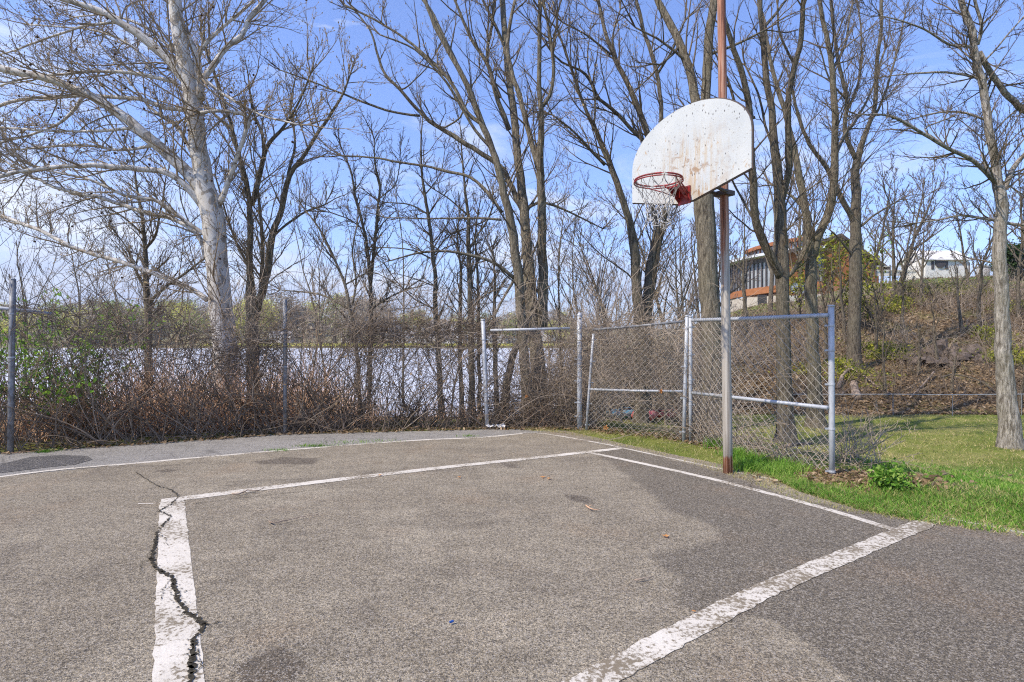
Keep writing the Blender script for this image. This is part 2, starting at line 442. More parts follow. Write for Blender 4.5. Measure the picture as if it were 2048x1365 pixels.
def mat_syc():
    m = Mat("sycamore_bark", 0.8, 0.2)
    sx = m.n.new('ShaderNodeSeparateXYZ'); m.l.new(m.tc.outputs['Object'], sx.inputs[0])
    a = m.noise(5.0, 5, 0.6, m.vec((1, 1, 0.55)), 1.0); b = m.noise(2.2, 4, 0.6, m.vec((1.3, 1.3, 0.5)), 0.6); c3 = m.noise(24, 5, 0.7)
    c = m.ramp(b, [(0.3, (0.62, 0.60, 0.56)), (0.55, (0.50, 0.47, 0.42)), (0.75, (0.34, 0.30, 0.25))])
    c = m.mix(m.ramp(a, [(0.535, 0.0), (0.575, 0.85)]), c, (0.22, 0.185, 0.145))
    c = m.mix(m.ramp(m.noise(9, 4, 0.6), [(0.64, 0.0), (0.67, 0.9)]), c, (0.09, 0.06, 0.045))
    c = m.mix(m.ramp(c3, [(0.5, 0.0), (0.75, 0.3)]), c, (0.2, 0.17, 0.13))
    m.color(c); m.bump(m.math('ADD', a, c3), 0.3, 0.01); return m.m
M_SYC = mat_syc()
def mat_leaf(name, c1, c2, c3=None):
    m = Mat(name, 0.6, 0.25)
    a = m.attr('shade'); c = m.ramp(a, [(0.0, c1), (0.5, c2), (1.0, c3 or c2)])
    m.color(c); m.b.inputs['Subsurface Weight'].default_value = 0.0
    tr = m.n.new('ShaderNodeBsdfTranslucent'); m.l.new(c, tr.inputs['Color'])
    mx = m.n.new('ShaderNodeMixShader'); mx.inputs[0].default_value = 0.35
    out = m.n['Material Output']
    m.l.new(m.b.outputs[0], mx.inputs[1]); m.l.new(tr.outputs[0], mx.inputs[2]); m.l.new(mx.outputs[0], out.inputs['Surface'])
    return m.m
M_GRASS = mat_leaf("grass_green", (0.05, 0.13, 0.012), (0.14, 0.31, 0.03), (0.34, 0.45, 0.10))
M_GRASSDRY = mat_leaf("grass_dry", (0.19, 0.24, 0.05), (0.38, 0.36, 0.13), (0.56, 0.45, 0.24))
M_LITTER = mat_leaf("dead_leaf", (0.11, 0.07, 0.035), (0.28, 0.19, 0.10), (0.48, 0.36, 0.23))
M_LEAFNEW = mat_leaf("spring_leaf", (0.10, 0.22, 0.02), (0.22, 0.42, 0.04), (0.38, 0.55, 0.08))
M_LEAFYEL = mat_leaf("yellow_green_leaf", (0.08, 0.10, 0.015), (0.21, 0.24, 0.03), (0.44, 0.42, 0.055))
M_LEAFDARK = mat_leaf("evergreen_leaf", (0.02, 0.045, 0.015), (0.045, 0.085, 0.03), (0.08, 0.13, 0.04))
M_LEAFORANGE = mat_leaf("orange_dead_leaf", (0.45, 0.19, 0.06), (0.62, 0.30, 0.10), (0.70, 0.42, 0.2))
M_ROCK = mat_plain("dark_rock", (0.19, 0.15, 0.12), (0.05, 0.04, 0.034), 3.0, 0.9, 0.2, bump=0.6)
M_LOG = mat_plain("bare_log", (0.36, 0.28, 0.21), (0.20, 0.15, 0.11), 6.0, 0.9, 0.2, bump=0.5)

# ------------------------------------------------------------------ terrain
EDGE_PX = [(-900, 868 + 0), (1050, 859), (1130, 862), (1203, 878), (1250, 889), (1348, 910), (1446, 930), (1500, 941), (1610, 965), (1647, 978), (1714, 993), (1829, 1018), (1896, 1031), (2048, 1061)]
court = [G(x, y) for x, y in EDGE_PX[1:]]
d = court[-1] - court[-2]; court.append(court[-1] + d / np.linalg.norm(d) * 14)
FL = [G(20, 908), G(570, 871), G(975, 860)]                      # left fence line at the ground
fd = (FL[0] - FL[1]); fd /= np.linalg.norm(fd)
left_out = FL[0] + fd * 14 + np.array([0, 0.35, 0])
COURT = [(left_out[0], left_out[1]), (FL[0][0], FL[0][1] + .1), (FL[1][0], FL[1][1] + .1), (FL[2][0], FL[2][1] + .05)] + [(p[0], p[1]) for p in court] + [(14, -14), (-22, -14)]

YS, YT = 19.0, 42.0
def hill_top(t):
    return np.interp(t, [-0.2, 0.10, 0.20, 0.34, 0.45, 0.57, 0.66, 0.76, 0.93, 1.6], [-1.0, -1.0, 0.4, 2.9, 4.2, 5.0, 5.9, 6.15, 6.35, 6.5])
def shore_x(y): return 2.2 + np.maximum(y - 19, 0) * 0.14
def ground(x, y):
    x = np.asarray(x, float); y = np.asarray(y, float)
    s = np.maximum(sdf(x, y, COURT), 0)
    z = -1.0 * smoothstep(s, 0.3, 8.5)
    t = x / np.maximum(y, 6)
    k = np.clip((y - YS) / (YT - YS), 0, 1)
    k = 0.82 * k + 0.18 * smoothstep(y, YS, YT)
    hz = (hill_top(t) + 1.0) * k
    hz = hz * (1 - smoothstep(y, 230, 400))
    z = z + hz + np.where(hz > 0.05, (fbm(x * .35, y * .35) - .47) * 0.9 * np.clip(k * 5, 0, 1), 0)
    # lake basin
    inl = smoothstep(shore_x(y) - x, 0.0, 2.5) * smoothstep(y, 18.3, 20.2) * (1 - smoothstep(y, 240, 246))
    inl2 = smoothstep(shore_x(y) - x, -6.0, 0.0) * smoothstep(y, 24, 30) * (1 - smoothstep(y, 240, 246))
    z = z * (1 - inl2) + np.minimum(z, -1.0) * inl2
    z = z - inl * 1.6
    # far side of the lake and the hills behind it
    z = z + np.where(y > 240, smoothstep(y, 240, 247) * 0.35 + smoothstep(y, 250, 345) * 8.5 + smoothstep(y, 250, 900) * (9 + 6 * fbm(x * .004, y * .004)), 0)
    far = smoothstep(y, 1500, 3000)
    ridge = np.interp(x / np.maximum(y, 1), [-1.5, -0.8, -0.66, -0.58, -0.50, -0.42, -0.3, 0.0, 0.5, 1.5], [100, 110, 150, 185, 160, 120, 80, 40, 30, 30])
    z = z + far * (ridge + 30 * (fbm(x * .0016, y * .0016) - .5))
    z = z + np.where(y < 100, (fbm(x * 1.3, y * 1.3) - .47) * 0.08 * np.clip(s, 0, 1), 0)
    return z
def gz(x, y): return float(ground(np.array([x]), np.array([y]))[0])

def axis(fine0, fine1, step, out0, out1, g=1.12):
    a = list(np.arange(fine0, fine1 + 1e-6, step)); s = step
    while a[-1] < out1: s *= g; a.append(a[-1] + s)
    s = step; b = []
    c = fine0
    while c > out0: s *= g; c -= s; b.append(c)
    return np.array(b[::-1] + a)
xs = axis(-16, 24, 0.28, -4500, 4500); ys = axis(2.0, 46, 0.28, -60, 4200, 1.09)
XX, YY = np.meshgrid(xs, ys)
ZZ = ground(XX, YY)
sc_ = sdf(XX, YY, COURT)
ZZ = np.where(sc_ < 0, -0.03 * np.clip(-sc_ * 4, 0, 1) - 0.004, ZZ)
ny, nx = XX.shape
idx = np.arange(nx * ny).reshape(ny, nx)
q = np.stack([idx[:-1, :-1], idx[:-1, 1:], idx[1:, 1:], idx[1:, :-1]], -1).reshape(-1, 4)
mb = MB(); mb.add(np.stack([XX, YY, ZZ], -1).reshape(-1, 3), [q])
foot = YS + 0.5 * np.sin(XX * .9) + 0.4 * np.sin(XX * .37)
LIT = smoothstep(YY, foot - 0.5, foot + 0.3) * (1 - smoothstep(YY, 40, 44)) * smoothstep(XX - shore_x(YY), -1.5, 0.5)
LIT = np.maximum(LIT, (XX < -2.5) * smoothstep(YY, 8, 9.5) * (YY < 22) * 0.8)
LIT = np.maximum(LIT, 0.35 * (XX < 3) * (YY > 9) * (YY < 22))
lawn_line = np.interp(XX, [2, 5, 8, 14], [4.0, 8.2, 10.6, 11.4])
LUSH = smoothstep(XX, 3.6, 4.6) * (1 - smoothstep(YY, lawn_line - 0.6, lawn_line + 0.6)) * (YY < 30)
LUSH = np.maximum(LUSH, 0.8 * (YY > 38) * (YY < 90) * smoothstep(XX / np.maximum(YY, 1), .3, .55))
FAR = smoothstep(YY, 200, 240)
terrain = mb.build("ground", M_GROUND, smooth=True, attr={'litter': ('FLOAT', LIT), 'lush': ('FLOAT', LUSH), 'far': ('FLOAT', FAR)})
tag(terrain, kind='structure')

mb = MB()
wx = np.linspace(-500, 120, 2); WX, WY = np.meshgrid(np.linspace(-600, 160, 30), np.linspace(14, 262, 30))
WZ = np.full_like(WX, -1.62); i2 = np.arange(900).reshape(30, 30)
mb.add(np.stack([WX, WY, WZ], -1).reshape(-1, 3), [np.stack([i2[:-1, :-1], i2[:-1, 1:], i2[1:, 1:], i2[1:, :-1]], -1).reshape(-1, 4)])
tag(mb.build("lake_water", M_WATER), kind='structure')

# ------------------------------------------------------------------ court surfaces
def sheet(name, mat, polyfn, z, x0, x1, y0, y1, step, attrs=None):
    X, Y = np.meshgrid(np.arange(x0, x1 + step, step), np.arange(y0, y1 + step, step))
    D = sdf(X, Y, polyfn)
    n, m = X.shape; ii = np.arange(n * m).reshape(n, m)
    q = np.stack([ii[:-1, :-1], ii[:-1, 1:], ii[1:, 1:], ii[1:, :-1]], -1).reshape(-1, 4)
    keep = (D.ravel()[q] < step * 0.9).all(1)
    # pull outside corners back on to the outline
    Z = np.full_like(X, z)
    eps = 0.01
    gx = (sdf(X + eps, Y, polyfn) - sdf(X - eps, Y, polyfn)) / (2 * eps); gy = (sdf(X, Y + eps, polyfn) - sdf(X, Y - eps, polyfn)) / (2 * eps)
    o = D > 0
    X = np.where(o, X - gx * D, X); Y = np.where(o, Y - gy * D, Y)
    mb = MB(); mb.add(np.stack([X, Y, Z], -1).reshape(-1, 3), [q[keep]])
    a = {k: ('FLOAT', f(X, Y)) for k, f in (attrs or {}).items()}
    return tag(mb.build(name, mat, attr=a), kind='structure')

PL = [(-700, 1075), (0, 955), (300, 925), (600, 899), (830, 882), (960, 876), (1045, 868)]
LINE_OUT = [G(x, y) for x, y in PL]
RL = [(1040, 867), (1092, 869), (1203, 888), (1240, 896), (1348, 919), (1446, 940), (1500, 951), (1610, 974), (1647, 987), (1714, 1001), (1829, 1026), (1896, 1038), (2048, 1068)]
RIGHT = [G(x, y) for x, y in RL]
RIGHT.append(RIGHT[-1] + (RIGHT[-1] - RIGHT[-2]) * 14)
sheet("asphalt_apron", M_APRON, COURT, 0.0, -24, 6, 1.0, 10, 0.12)
COURTIN = [tuple(p[:2]) for p in LINE_OUT]
COURTIN = [(LINE_OUT[0][0] - 12, LINE_OUT[0][1] - 3.2)] + COURTIN + [(p[0], p[1]) for p in court[1:]] + [(14, -14), (-22, -14)]
def g2(l): return [tuple(G(x, y)[:2]) for x, y in l]
DARK1 = g2([(1180, 902), (1293, 983), (1324, 1017), (1409, 1050), (1433, 1068), (1409, 1086), (1336, 1095), (1287, 1110), (1350, 1160), (1330, 1210), (1440, 1240), (1480, 1270), (1560, 1365), (1580, 1600)]) + [(3.0, -1), (9, -1), (9, 3)] + g2([(2300, 1110), (2048, 1072), (1600, 1000), (1450, 945), (1240, 893)])
TONGUE = g2([(1488, 1232), (1560, 1248), (1640, 1305), (1700, 1365), (1720, 1500), (1470, 1500), (1492, 1330)])
DARK2 = g2([(560, 915), (640, 918), (628, 930), (540, 930)])
DARK3 = g2([(1118, 985), (1180, 997), (1192, 1012), (1140, 1003)])
DARK4 = g2([(308, 943), (340, 938), (362, 941), (330, 947)])
DARK5 = g2([(1000, 925), (1035, 930), (1040, 938), (1010, 936)])
DARK6 = g2([(505, 924), (560, 918), (570, 926), (520, 930)])
DARK7 = g2([(470, 1330), (560, 1290), (620, 1330), (560, 1400), (480, 1400)])
def wear(X, Y):
    a = 1 - smoothstep(sdf(X, Y, DARK1), -0.22, 0.16)
    return a * smoothstep(sdf(X, Y, TONGUE), -0.05, 0.05)
def stain(X, Y):
    r = np.zeros_like(X)
    for p in (DARK2, DARK3, DARK4, DARK5, DARK6, DARK7): r = np.maximum(r, 1 - smoothstep(sdf(X, Y, p), -0.05, 0.06))
    return r
sheet("court_surface", M_COURT, COURTIN, 0.004, -8, 8, 1.0, 9.2, 0.055, {'wear': wear, 'stain': stain})
mbb = MB(); mbb.add([(-24, -14, .002), (14, -14, .002), (14, 1.1, .002), (-24, 1.1, .002)], [np.array([[0, 1, 2, 3]])])
tag(mbb.build("court_surface", M_COURT), kind='structure')
tarp = g2([(-40, 935), (20, 925), (60, 915), (120, 911), (175, 913), (185, 920), (150, 930), (90, 936), (10, 946), (-40, 950)])
sheet("tar_patch", M_TAR, tarp, 0.004, -8, -4, 5, 8.5, 0.04)

def ribbon(path, widths, z, wob=0.003, step=0.06, seed=1, closed_ends=True):
    path = [np.asarray(p, float)[:2] for p in path]
    pts = []; ws = []
    for i in range(len(path) - 1):
        L = np.linalg.norm(path[i + 1] - path[i]); n = max(2, int(L / step))
        for t in np.linspace(0, 1, n, endpoint=False):
            pts.append(path[i] * (1 - t) + path[i + 1] * t); ws.append(widths[i] * (1 - t) + widths[i + 1] * t)
    pts.append(path[-1]); ws.append(widths[-1])
    pts = np.array(pts); ws = np.array(ws)
    T = np.gradient(pts, axis=0); T /= np.linalg.norm(T, axis=1, keepdims=True) + 1e-9
    N = np.stack([-T[:, 1], T[:, 0]], 1); r = np.random.RandomState(seed)
    a = pts + N * (ws / 2 + r.randn(len(ws)) * wob)[:, None]; b = pts - N * (ws / 2 + r.randn(len(ws)) * wob)[:, None]
    V = np.concatenate([np.c_[a, np.full(len(a), z)], np.c_[b, np.full(len(b), z)]])
    n = len(a); i = np.arange(n - 1)
    return V, np.stack([i, i + n, i + n + 1, i + 1], 1)
def catmull(p, step):
    p = np.asarray(p, float); out = []
    q = np.vstack([2 * p[0] - p[1], p, 2 * p[-1] - p[-2]])
    for i in range(1, len(q) - 2):
        L = np.linalg.norm(q[i + 1][:3] - q[i][:3]); n = max(1, int(math.ceil(L / step)))
        for t in np.linspace(0, 1, n, endpoint=False):
            a, b, c, d_ = q[i - 1], q[i], q[i + 1], q[i + 2]
            out.append(.5 * ((2 * b) + (-a + c) * t + (2 * a - 5 * b + 4 * c - d_) * t * t + (-a + 3 * b - 3 * c + d_) * t ** 3))
    out.append(q[-2]); return np.array(out)

def line(name, pts, widths, z=0.006, seed=1, wob=0.003, mat=None):
    V, q = ribbon(pts, widths, z, wob, seed=seed); mb = MB(); mb.add(V, [q])
    return tag(mb.build(name, mat or M_PAINT), kind='structure')
lo = catmull([p for p in LINE_OUT], 0.1)
line("painted_sideline", lo, [0.075] * len(lo), seed=3, wob=0.004)
rr = catmull(RIGHT[:-1], 0.1)
line("painted_baseline", list(rr) + [RIGHT[-1]], [0.05] * (len(rr) + 1), 0.0062, seed=4, wob=0.003)
line("painted_key_line", [G(344, 1003), G(358, 1365), G(368, 1700)], [0.195, 0.195, 0.195], seed=5)
tp = catmull([G(322, 1004), G(500, 982), G(700, 958), G(900, 935), G(1060, 918), G(1170, 906), G(1240, 898)], 0.1)
line("painted_key_line", tp, list(np.linspace(0.15, 0.115, len(tp))), 0.0075, seed=6)
bl = catmull([G(1172, 905), G(1250, 921), G(1400, 954), G(1540, 989), G(1660, 1022), G(1790, 1062)], 0.1)
line("painted_key_line", bl, [0.085] * len(bl), 0.0068, seed=7)
fl = catmull([G(1868, 1040), G(1700, 1110), G(1540, 1178), G(1380, 1260), G(1192, 1362), G(1050, 1450), G(700, 1700)], 0.1)
line("painted_key_line", fl, list(np.linspace(0.15, 0.155, len(fl))), 0.0082, seed=8, wob=0.004, mat=M_PAINTWORN)

# the crack across the court and over the painted line
def crack(pxs, w, seed, zz=0.0105):
    r = np.random.RandomState(seed); pts = [G(x, y)[:2] for x, y in pxs]; out = []; ws = []
    for i in range(len(pts) - 1):
        n = max(3, int(np.linalg.norm(pts[i + 1] - pts[i]) / 0.012))
        for t in np.linspace(0, 1, n, endpoint=False):
            out.append(pts[i] * (1 - t) + pts[i + 1] * t + r.randn(2) * 0.006); ws.append((w[i] * (1 - t) + w[i + 1] * t) * r.uniform(.15, 1.6) * (1 if r.rand() > .06 else 1.5))
    V, q = ribbon(out, ws, zz, 0.001, step=1, seed=seed); return V, q
mb = MB()
for args in (([(270, 945), (300, 965), (318, 975), (345, 982), (357, 995), (340, 1012), (318, 1024), (342, 1035), (330, 1048), (314, 1068), (310, 1090), (302, 1118), (312, 1138), (345, 1160), (355, 1200), (372, 1228), (410, 1252), (388, 1278), (384, 1310), (382, 1365), (380, 1480)], [.008] * 5 + [.01] * 4 + [.016, .02, .022, .02, .02, .02, .022, .026, .02, .024, .02, .02], 1),
             ([(340, 1012), (372, 1003)], [.005, .004], 2), ([(318, 1024), (300, 1030)], [.006, .003], 3),
             ([(365, 1012), (480, 998), (600, 985), (700, 975)], [.004, .006, .006, .003], 5), ([(410, 1252), (450, 1246)], [.008, .003], 6), ([(302, 1118), (285, 1128), (280, 1150)], [.006, .004, .002], 7), ([(345, 1160), (325, 1180), (322, 1205)], [.006, .004, .002], 8), ([(372, 1228), (350, 1240)], [.006, .002], 9), ([(312, 1070), (330, 1078), (338, 1095)], [.005, .003, .002], 10), ([(384, 1290), (398, 1312), (402, 1345)], [.006, .004, .003], 11)):
    mb.add(*[(lambda V, q: (V, [q]))(*crack(*args))][0])
r = np.random.RandomState(61)
cpts = np.array([G(x, y)[:2] for x, y in [(357, 995), (318, 1024), (342, 1035), (314, 1068), (302, 1118), (345, 1160), (355, 1200), (372, 1228), (410, 1252), (384, 1310), (382, 1365)]])
for _ in range(260):
    i_ = r.randint(len(cpts) - 1); c_ = cpts[i_] + (cpts[i_ + 1] - cpts[i_]) * r.rand() + r.randn(2) * .022; s_ = r.uniform(.002, .008); a_ = r.rand() * 6
    mb.add([(c_[0] + s_ * math.cos(a_ + k) * r.uniform(.5, 1.3), c_[1] + s_ * math.sin(a_ + k) * r.uniform(.5, 1.3), .0104) for k in (0, 1.5, 3.1, 4.6)], [np.array([[0, 1, 2, 3]])])
tag(mb.build("pavement_crack", M_CRACK), kind='structure')
mb = MB(); V, q = ribbon([G(276, 1009), G(307, 1009)], [.02, .02], .006, .004, seed=9); mb.add(V, [q])
tag(mb.build("paint_fleck", M_PAINT), kind='structure')
# ------------------------------------------------------------------ basketball hoop
A = np.array([-694.0, F, 0]); A /= np.linalg.norm(A)         # along the baseline, away from us
B = np.array([F, 694.0, 0]); B /= np.linalg.norm(B)          # out past the baseline
BC = np.array([1.80, 5.72, 0.0])
pole_xy = G(1456, 947)
hoop = empty("basketball_hoop", (pole_xy[0], pole_xy[1], 0), "old basketball hoop with white fan-shaped backboard on rusty grey pole", "basketball hoop")
def child(mb, name, mat, parent, smooth=False):
    """mesh in world coordinates under a parent whose origin is moved"""
    return mb.build(name, mat, parent, smooth)
def rel(o_parent): return np.array(o_parent.location)
class MR(MB):
    """collector that stores points relative to an origin"""
    def __init__(s, org): super().__init__(); s.org = np.array(org, float)
    def build(s, name, mat, parent=None, smooth=False, attr=None):
        s.v = [v - s.org for v in s.v]; return super().build(name, mat, parent, smooth, attr)
ho = np.array(hoop.location)
mb = MR(ho)
zz = np.array([-0.2, 0.5, 1.5, 2.5, 3.5, 4.5, 5.5, 6.8])
mb.tube([ho + (-0.014 * z, 0, z) for z in zz], np.interp(zz, [0, 7], [0.052, 0.044]), 20)
mb.build("pole", M_POLE, hoop, True)
# backboard in its own local frame: x along the board (right = near), y out of the back, z up
bb = bpy.data.objects.new("backboard", None)
prof = [(-.10, 2.946), (.10, 2.946), (.765, 3.10), (.765, 3.46)]
for a in np.linspace(0, math.pi, 25)[1:-1]: prof.append((.765 * math.cos(a), 3.46 + .485 * math.sin(a)))
prof += [(-.765, 3.46), (-.765, 3.10)]
z0 = 2.946
mb = MB()
poly = np.array([(x, 0, z - z0) for x, z in prof]); mb.prism(poly, (0, 1, 0), 0.028)
board = mb.build("backboard", M_BOARD, hoop)
board.location = tuple(BC - ho + np.array([0, 0, z0]))
board.rotation_euler = (0, 0, math.atan2(-A[1], -A[0]))
# edging strip behind the face
mb = MB(); c = poly.mean(0); pc = (poly - c) * 1.006 + c; pc[:, 1] = 0.006; ed = []
mb.tube(np.vstack([pc, pc[:1]]) + np.array([0, 0.012, 0]), 0.011, 5, False)
rimstrip = mb.build("board_edge", M_BLACKSTEEL, board)
# rim
RC = BC - B * 0.395; RC[2] = 3.115
def circ(c, r, n=40, z=0, wob=0): a = np.linspace(0, 2 * math.pi, n + 1); return np.stack([c[0] + r * np.cos(a), c[1] + r * np.sin(a), np.full(n + 1, c[2] + z)], 1)
mb = MR(ho); mb.tube(circ(RC, .232), .009, 8, False); mb.tube(circ(RC, .238, z=-.022), .007, 6, False)
Rp = BC.copy(); Rp[2] = 3.02
for s in (-1, 1):
    mb.tube([RC + (-A * s * .10 + B * .205) + (0, 0, -.01), BC - A * s * .07 - B * .02 + (0, 0, 3.02)], .008, 6)
    mb.tube([RC - A * s * .22 + (0, 0, -.02), RC - A * s * .12 + B * .2 + (0, 0, -.07), BC - A * s * .05 - B * .02 + (0, 0, 2.99)], .006, 6)
rim = mb.build("rim", M_RED, hoop, True)
mb = MR(ho)
mb.box(BC - B * .012 + (0, 0, 3.01), (.15, .02, .18), math.atan2(-A[1], -A[0]))
mb.box(BC - B * .10 + (0, 0, 3.015 + .062), (.11, .17, .012), math.atan2(-A[1], -A[0]))
for s in (-1, 1):
    o = BC - A * s * .06
    pr = [o - B * .02 + (0, 0, 2.94), o - B * .02 + (0, 0, 3.085), o - B * .185 + (0, 0, 3.085), o - B * .16 + (0, 0, 3.05)]
    mb.prism(pr, A, .01)
mb.build("rim_bracket", M_RED, hoop)
# net: twelve loops hanging from hooks, knitted below, frayed at the end
r2 = np.random.RandomState(3); mbn = MR(ho); mbd = MR(ho)
N = 12; rows = [0, .10, .17, .23, .28, .33, .38, .42]
rads = [.226, .185, .155, .13, .118, .112, .115, .11]
def netp(i, row): a = (i + (row % 2) * .5) * 2 * math.pi / N; rr_ = rads[row] * (1 + .06 * math.sin(5 * a + row)); return RC + np.array([rr_ * math.cos(a), rr_ * math.sin(a), -rows[row]])
for i in range(N):
    a0 = i * 2 * math.pi / N
    top = RC + np.array([.226 * math.cos(a0), .226 * math.sin(a0), .0])
    for row in range(7):
        for s in (0, 1):
            if row > 4 and r2.rand() < .35: continue
            p0 = netp(i, row); j = i + (s if row % 2 else s - 1); p1 = netp(j, row + 1)
            if row > 3: p1 = p1 + r2.randn(3) * .012; p0 = p0 + r2.randn(3) * .008
            m_ = (p0 + p1) / 2 + r2.randn(3) * .006 + np.array([0, 0, -.006])
            (mbd if row < 2 else mbn).tube(np.array([p0, m_, p1]), .0026 if row < 2 else .004, 5, False)
    # long dark hanger loop up to the hook
    pL = netp(i, 1) ; l = top
    mbd.tube([l + (.006, 0, .012), l + (0, 0, -.05), pL], .0028, 5, False)
    for k in range(2):
        p = netp(i, 7) + r2.randn(3) * .02; mbn.tube([p, p + (r2.randn() * .02, r2.randn() * .02, -.03), p + (r2.randn() * .03, r2.randn() * .03, -.05)], .0035, 4, False)
net = mbn.build("net", M_NET, hoop); mbd.build("net_hanger", M_NETDARK, net).location = (0, 0, 0)
# arms from the pole to the board
ang = math.atan2(-A[1], -A[0])
for z, s in ((3.17, 1), (3.17, -1), (3.62, 1), (3.62, -1)):
    mb = MR(ho); mb.tube([BC + B * .04 - A * s * .12 + (0, 0, z), ho + (-.03, 0, z) - B * .0 - A * s * .05], .018, 6); mb.build('support_arm', M_BLACKSTEEL, hoop)
for z in (3.17, 3.62):
    mb = MR(ho); mb.box(ho + (-.045, 0, z), (.17, .16, .05), ang); mb.build("pole_clamp", M_BLACKSTEEL, hoop)
    mb = MR(ho); mb.box(BC + B * .045 + (0, 0, z), (.5, .03, .05), ang); mb.build("mounting_bar", M_BLACKSTEEL, hoop)

# ------------------------------------------------------------------ fences
def mesh_panel(mb, bl, br, tl, tr, cell=0.042, r=0.0029, sag=0.015, seed=0, skip=None):
    bl, br, tl, tr = [np.asarray(p, float) for p in (bl, br, tl, tr)]
    w = max(np.linalg.norm(br - bl), np.linalg.norm(tr - tl)); h = max(np.linalg.norm(tl - bl), np.linalg.norm(tr - br))
    ns = int(w / cell); nv = int(h / cell)
    i = np.arange(ns)[:, None]; j = np.arange(nv + 1)[None, :]
    u = (i + ((i + j) % 2)) / ns; v = np.broadcast_to(j / nv, u.shape)
    r_ = np.random.RandomState(seed); px_, py_ = r_.rand(2) * 50
    bow = (fbm(u * w * .9 + px_, v * h * .9 + py_, 3) - .45) * 2 * sag
    u2 = u + (fbm(u * 3 + py_, v * 3 + px_, 2) - .4) * .02 * np.sin(u * math.pi)
    p = (bl * (1 - u2[..., None]) + br * u2[..., None]) * (1 - v[..., None]) + (tl * (1 - u2[..., None]) + tr * u2[..., None]) * v[..., None]
    nrm = np.cross(br - bl, tl - bl); nrm /= np.linalg.norm(nrm)
    off = np.where((i + j) % 2 == 0, 1, -1) * r * 1.0
    p = p + nrm * (bow + off)[..., None]
    mb.tubes(p, np.full(p.shape[:2], r), 4)
def post(org, base, top, r, name, mat, parent, cap=None, clamps=None, cdir=None):
    mb = MR(org); base = np.asarray(base, float); top = np.asarray(top, float)
    mb.tube([base - (0, 0, .1), base * .66 + top * .34, base * .33 + top * .67, top], r, 14)
    if cap == 'point': mb.tube([top, top + (0, 0, .01), top + (0, 0, .035), top + (0, 0, .075)], np.array([r * 1.12, r * 1.12, r * .8, .004]), 14)
    if cap == 'flat': mb.tube([top - (0, 0, .01), top + (0, 0, .012)], r * 1.12, 14)
    o = mb.build(name, mat, parent, True)
    if clamps:
        for t in clamps:
            mc = MR(org); c = base * (1 - t) + top * t
            mc.tube([c - (0, 0, .011), c + (0, 0, .011)], r * 1.16, 14)
            if cdir is not None: mc.box(c + np.asarray(cdir) * (r + .012), (.06, .007, .02), math.atan2(cdir[1], cdir[0]))
            mc.build("clamp", M_GALV, o)
    return o
def up(p, z): q = np.array(p, float); q[2] = z; return q

# long run beside the lake
p20, p570, p968, p1160 = G(21, 907), G(570, 869), G(975, 858), G(1159, 860)
pm = p20 + (p20 - p570) * 1.0
org = p570.copy()
lf = empty("chain_link_fence", org, "long chain-link fence overgrown with brambles between court and lake", "fence")
post(org, p20, up(p20, 2.33) + (.03, 0, 0), .036, "fence_post", M_GALVDARK, lf, None, [.55, .8])
post(org, p570, up(p570, 2.17), .032, "fence_post", M_GALVDARK, lf, None, [.5])
post(org, pm, up(pm, 2.3), .032, "fence_post", M_GALVDARK, lf)
t968 = P(966, 640, p968[1] - .1)
post(org, p968, t968, .034, "fence_post", M_GALV, lf, 'flat', [.3, .82], (1, 0, 0))
mb = MR(org)
mesh_panel(mb, up(pm, .03), up(p20, .03), up(pm, 1.85), up(p20, 1.85), .055, .0024, .03, 1)
mesh_panel(mb, up(p20, .03), up(p570, .03), up(p20, 1.85), up(p570, 1.85), .055, .0024, .03, 2)
mesh_panel(mb, up(p570, .03), up(p968, .03), up(p570, 1.82), up(p968, 1.80), .055, .0024, .03, 3)
mesh_panel(mb, up(p968, .03), up(p1160, .03), up(p968, 1.72), up(p1160, 1.70), .055, .0024, .05, 4)
mb.build("chain_link_mesh", M_WIREDARK, lf)
mb = MR(org); a, b = P(-60, 610, p20[1] - .07), P(104, 628, p20[1] + .35)
mb.tube([a, b], .025, 10); mb.build("broken_top_rail", M_GALV, lf, True)
mb = MR(org); mb.tube([up(p570, 1.83), (up(p570, 1.78) + up(p968, 1.77)) / 2, up(p968, 1.79), up(p1160, 1.70)], .003, 4)
mb.build("tension_wire", M_WIREDARK, lf)
mb = MR(org); mb.tube([P(981, 661, p968[1] - .08), P(1140, 657, p1160[1] - .05)], .022, 10)
mb.build("loose_top_rail", M_GALV, lf, True)

org = p1160.copy(); cp = empty("corner_post", org, "thick grey steel corner post with pointed cap at the court corner", "post")
post(org, p1160, up(p1160, 1.5 + 50 / F * 9.3), .043, "post_tube", M_GALV, cp, 'point', [.12, .24, .43, .62, .85], (-1, 0, 0))

# leaning panel and wide panel
def clampset(org, a, b, ts, r, nm, parent, cd):
    pass
pL, pLt = G(1172, 861), P(1187, 668, 9.05)
pR1, pR1t = G(1367, 884), P(1374, 632, 8.12)
org = pL.copy(); gp = empty("chain_link_gate", org, "narrower leaning chain-link panel between corner post and paired posts", "fence panel")
post(org, pL, pLt, .021, "leaning_upright", M_GALV, gp, None, [.06, .28, .5, .72, .94], (1, 0, 0))
post(org, pR1, pR1t, .026, "upright", M_GALV, gp, 'flat', [.08, .35, .6, .9], (-1, 0, 0))
for nm, a, b, r in (("top_rail", P(1186, 660, 9.05), P(1368, 643, 8.15), .02), ("middle_rail", P(1179, 779, 9.1), P(1365, 783, 8.15), .019)):
    mb = MR(org); m_ = (a + b) / 2 + (0, 0, -.008); mb.tube([a, m_, b], r, 10); mb.build(nm, M_GALV if nm[0] == 'm' else M_GALVDARK, gp, True)
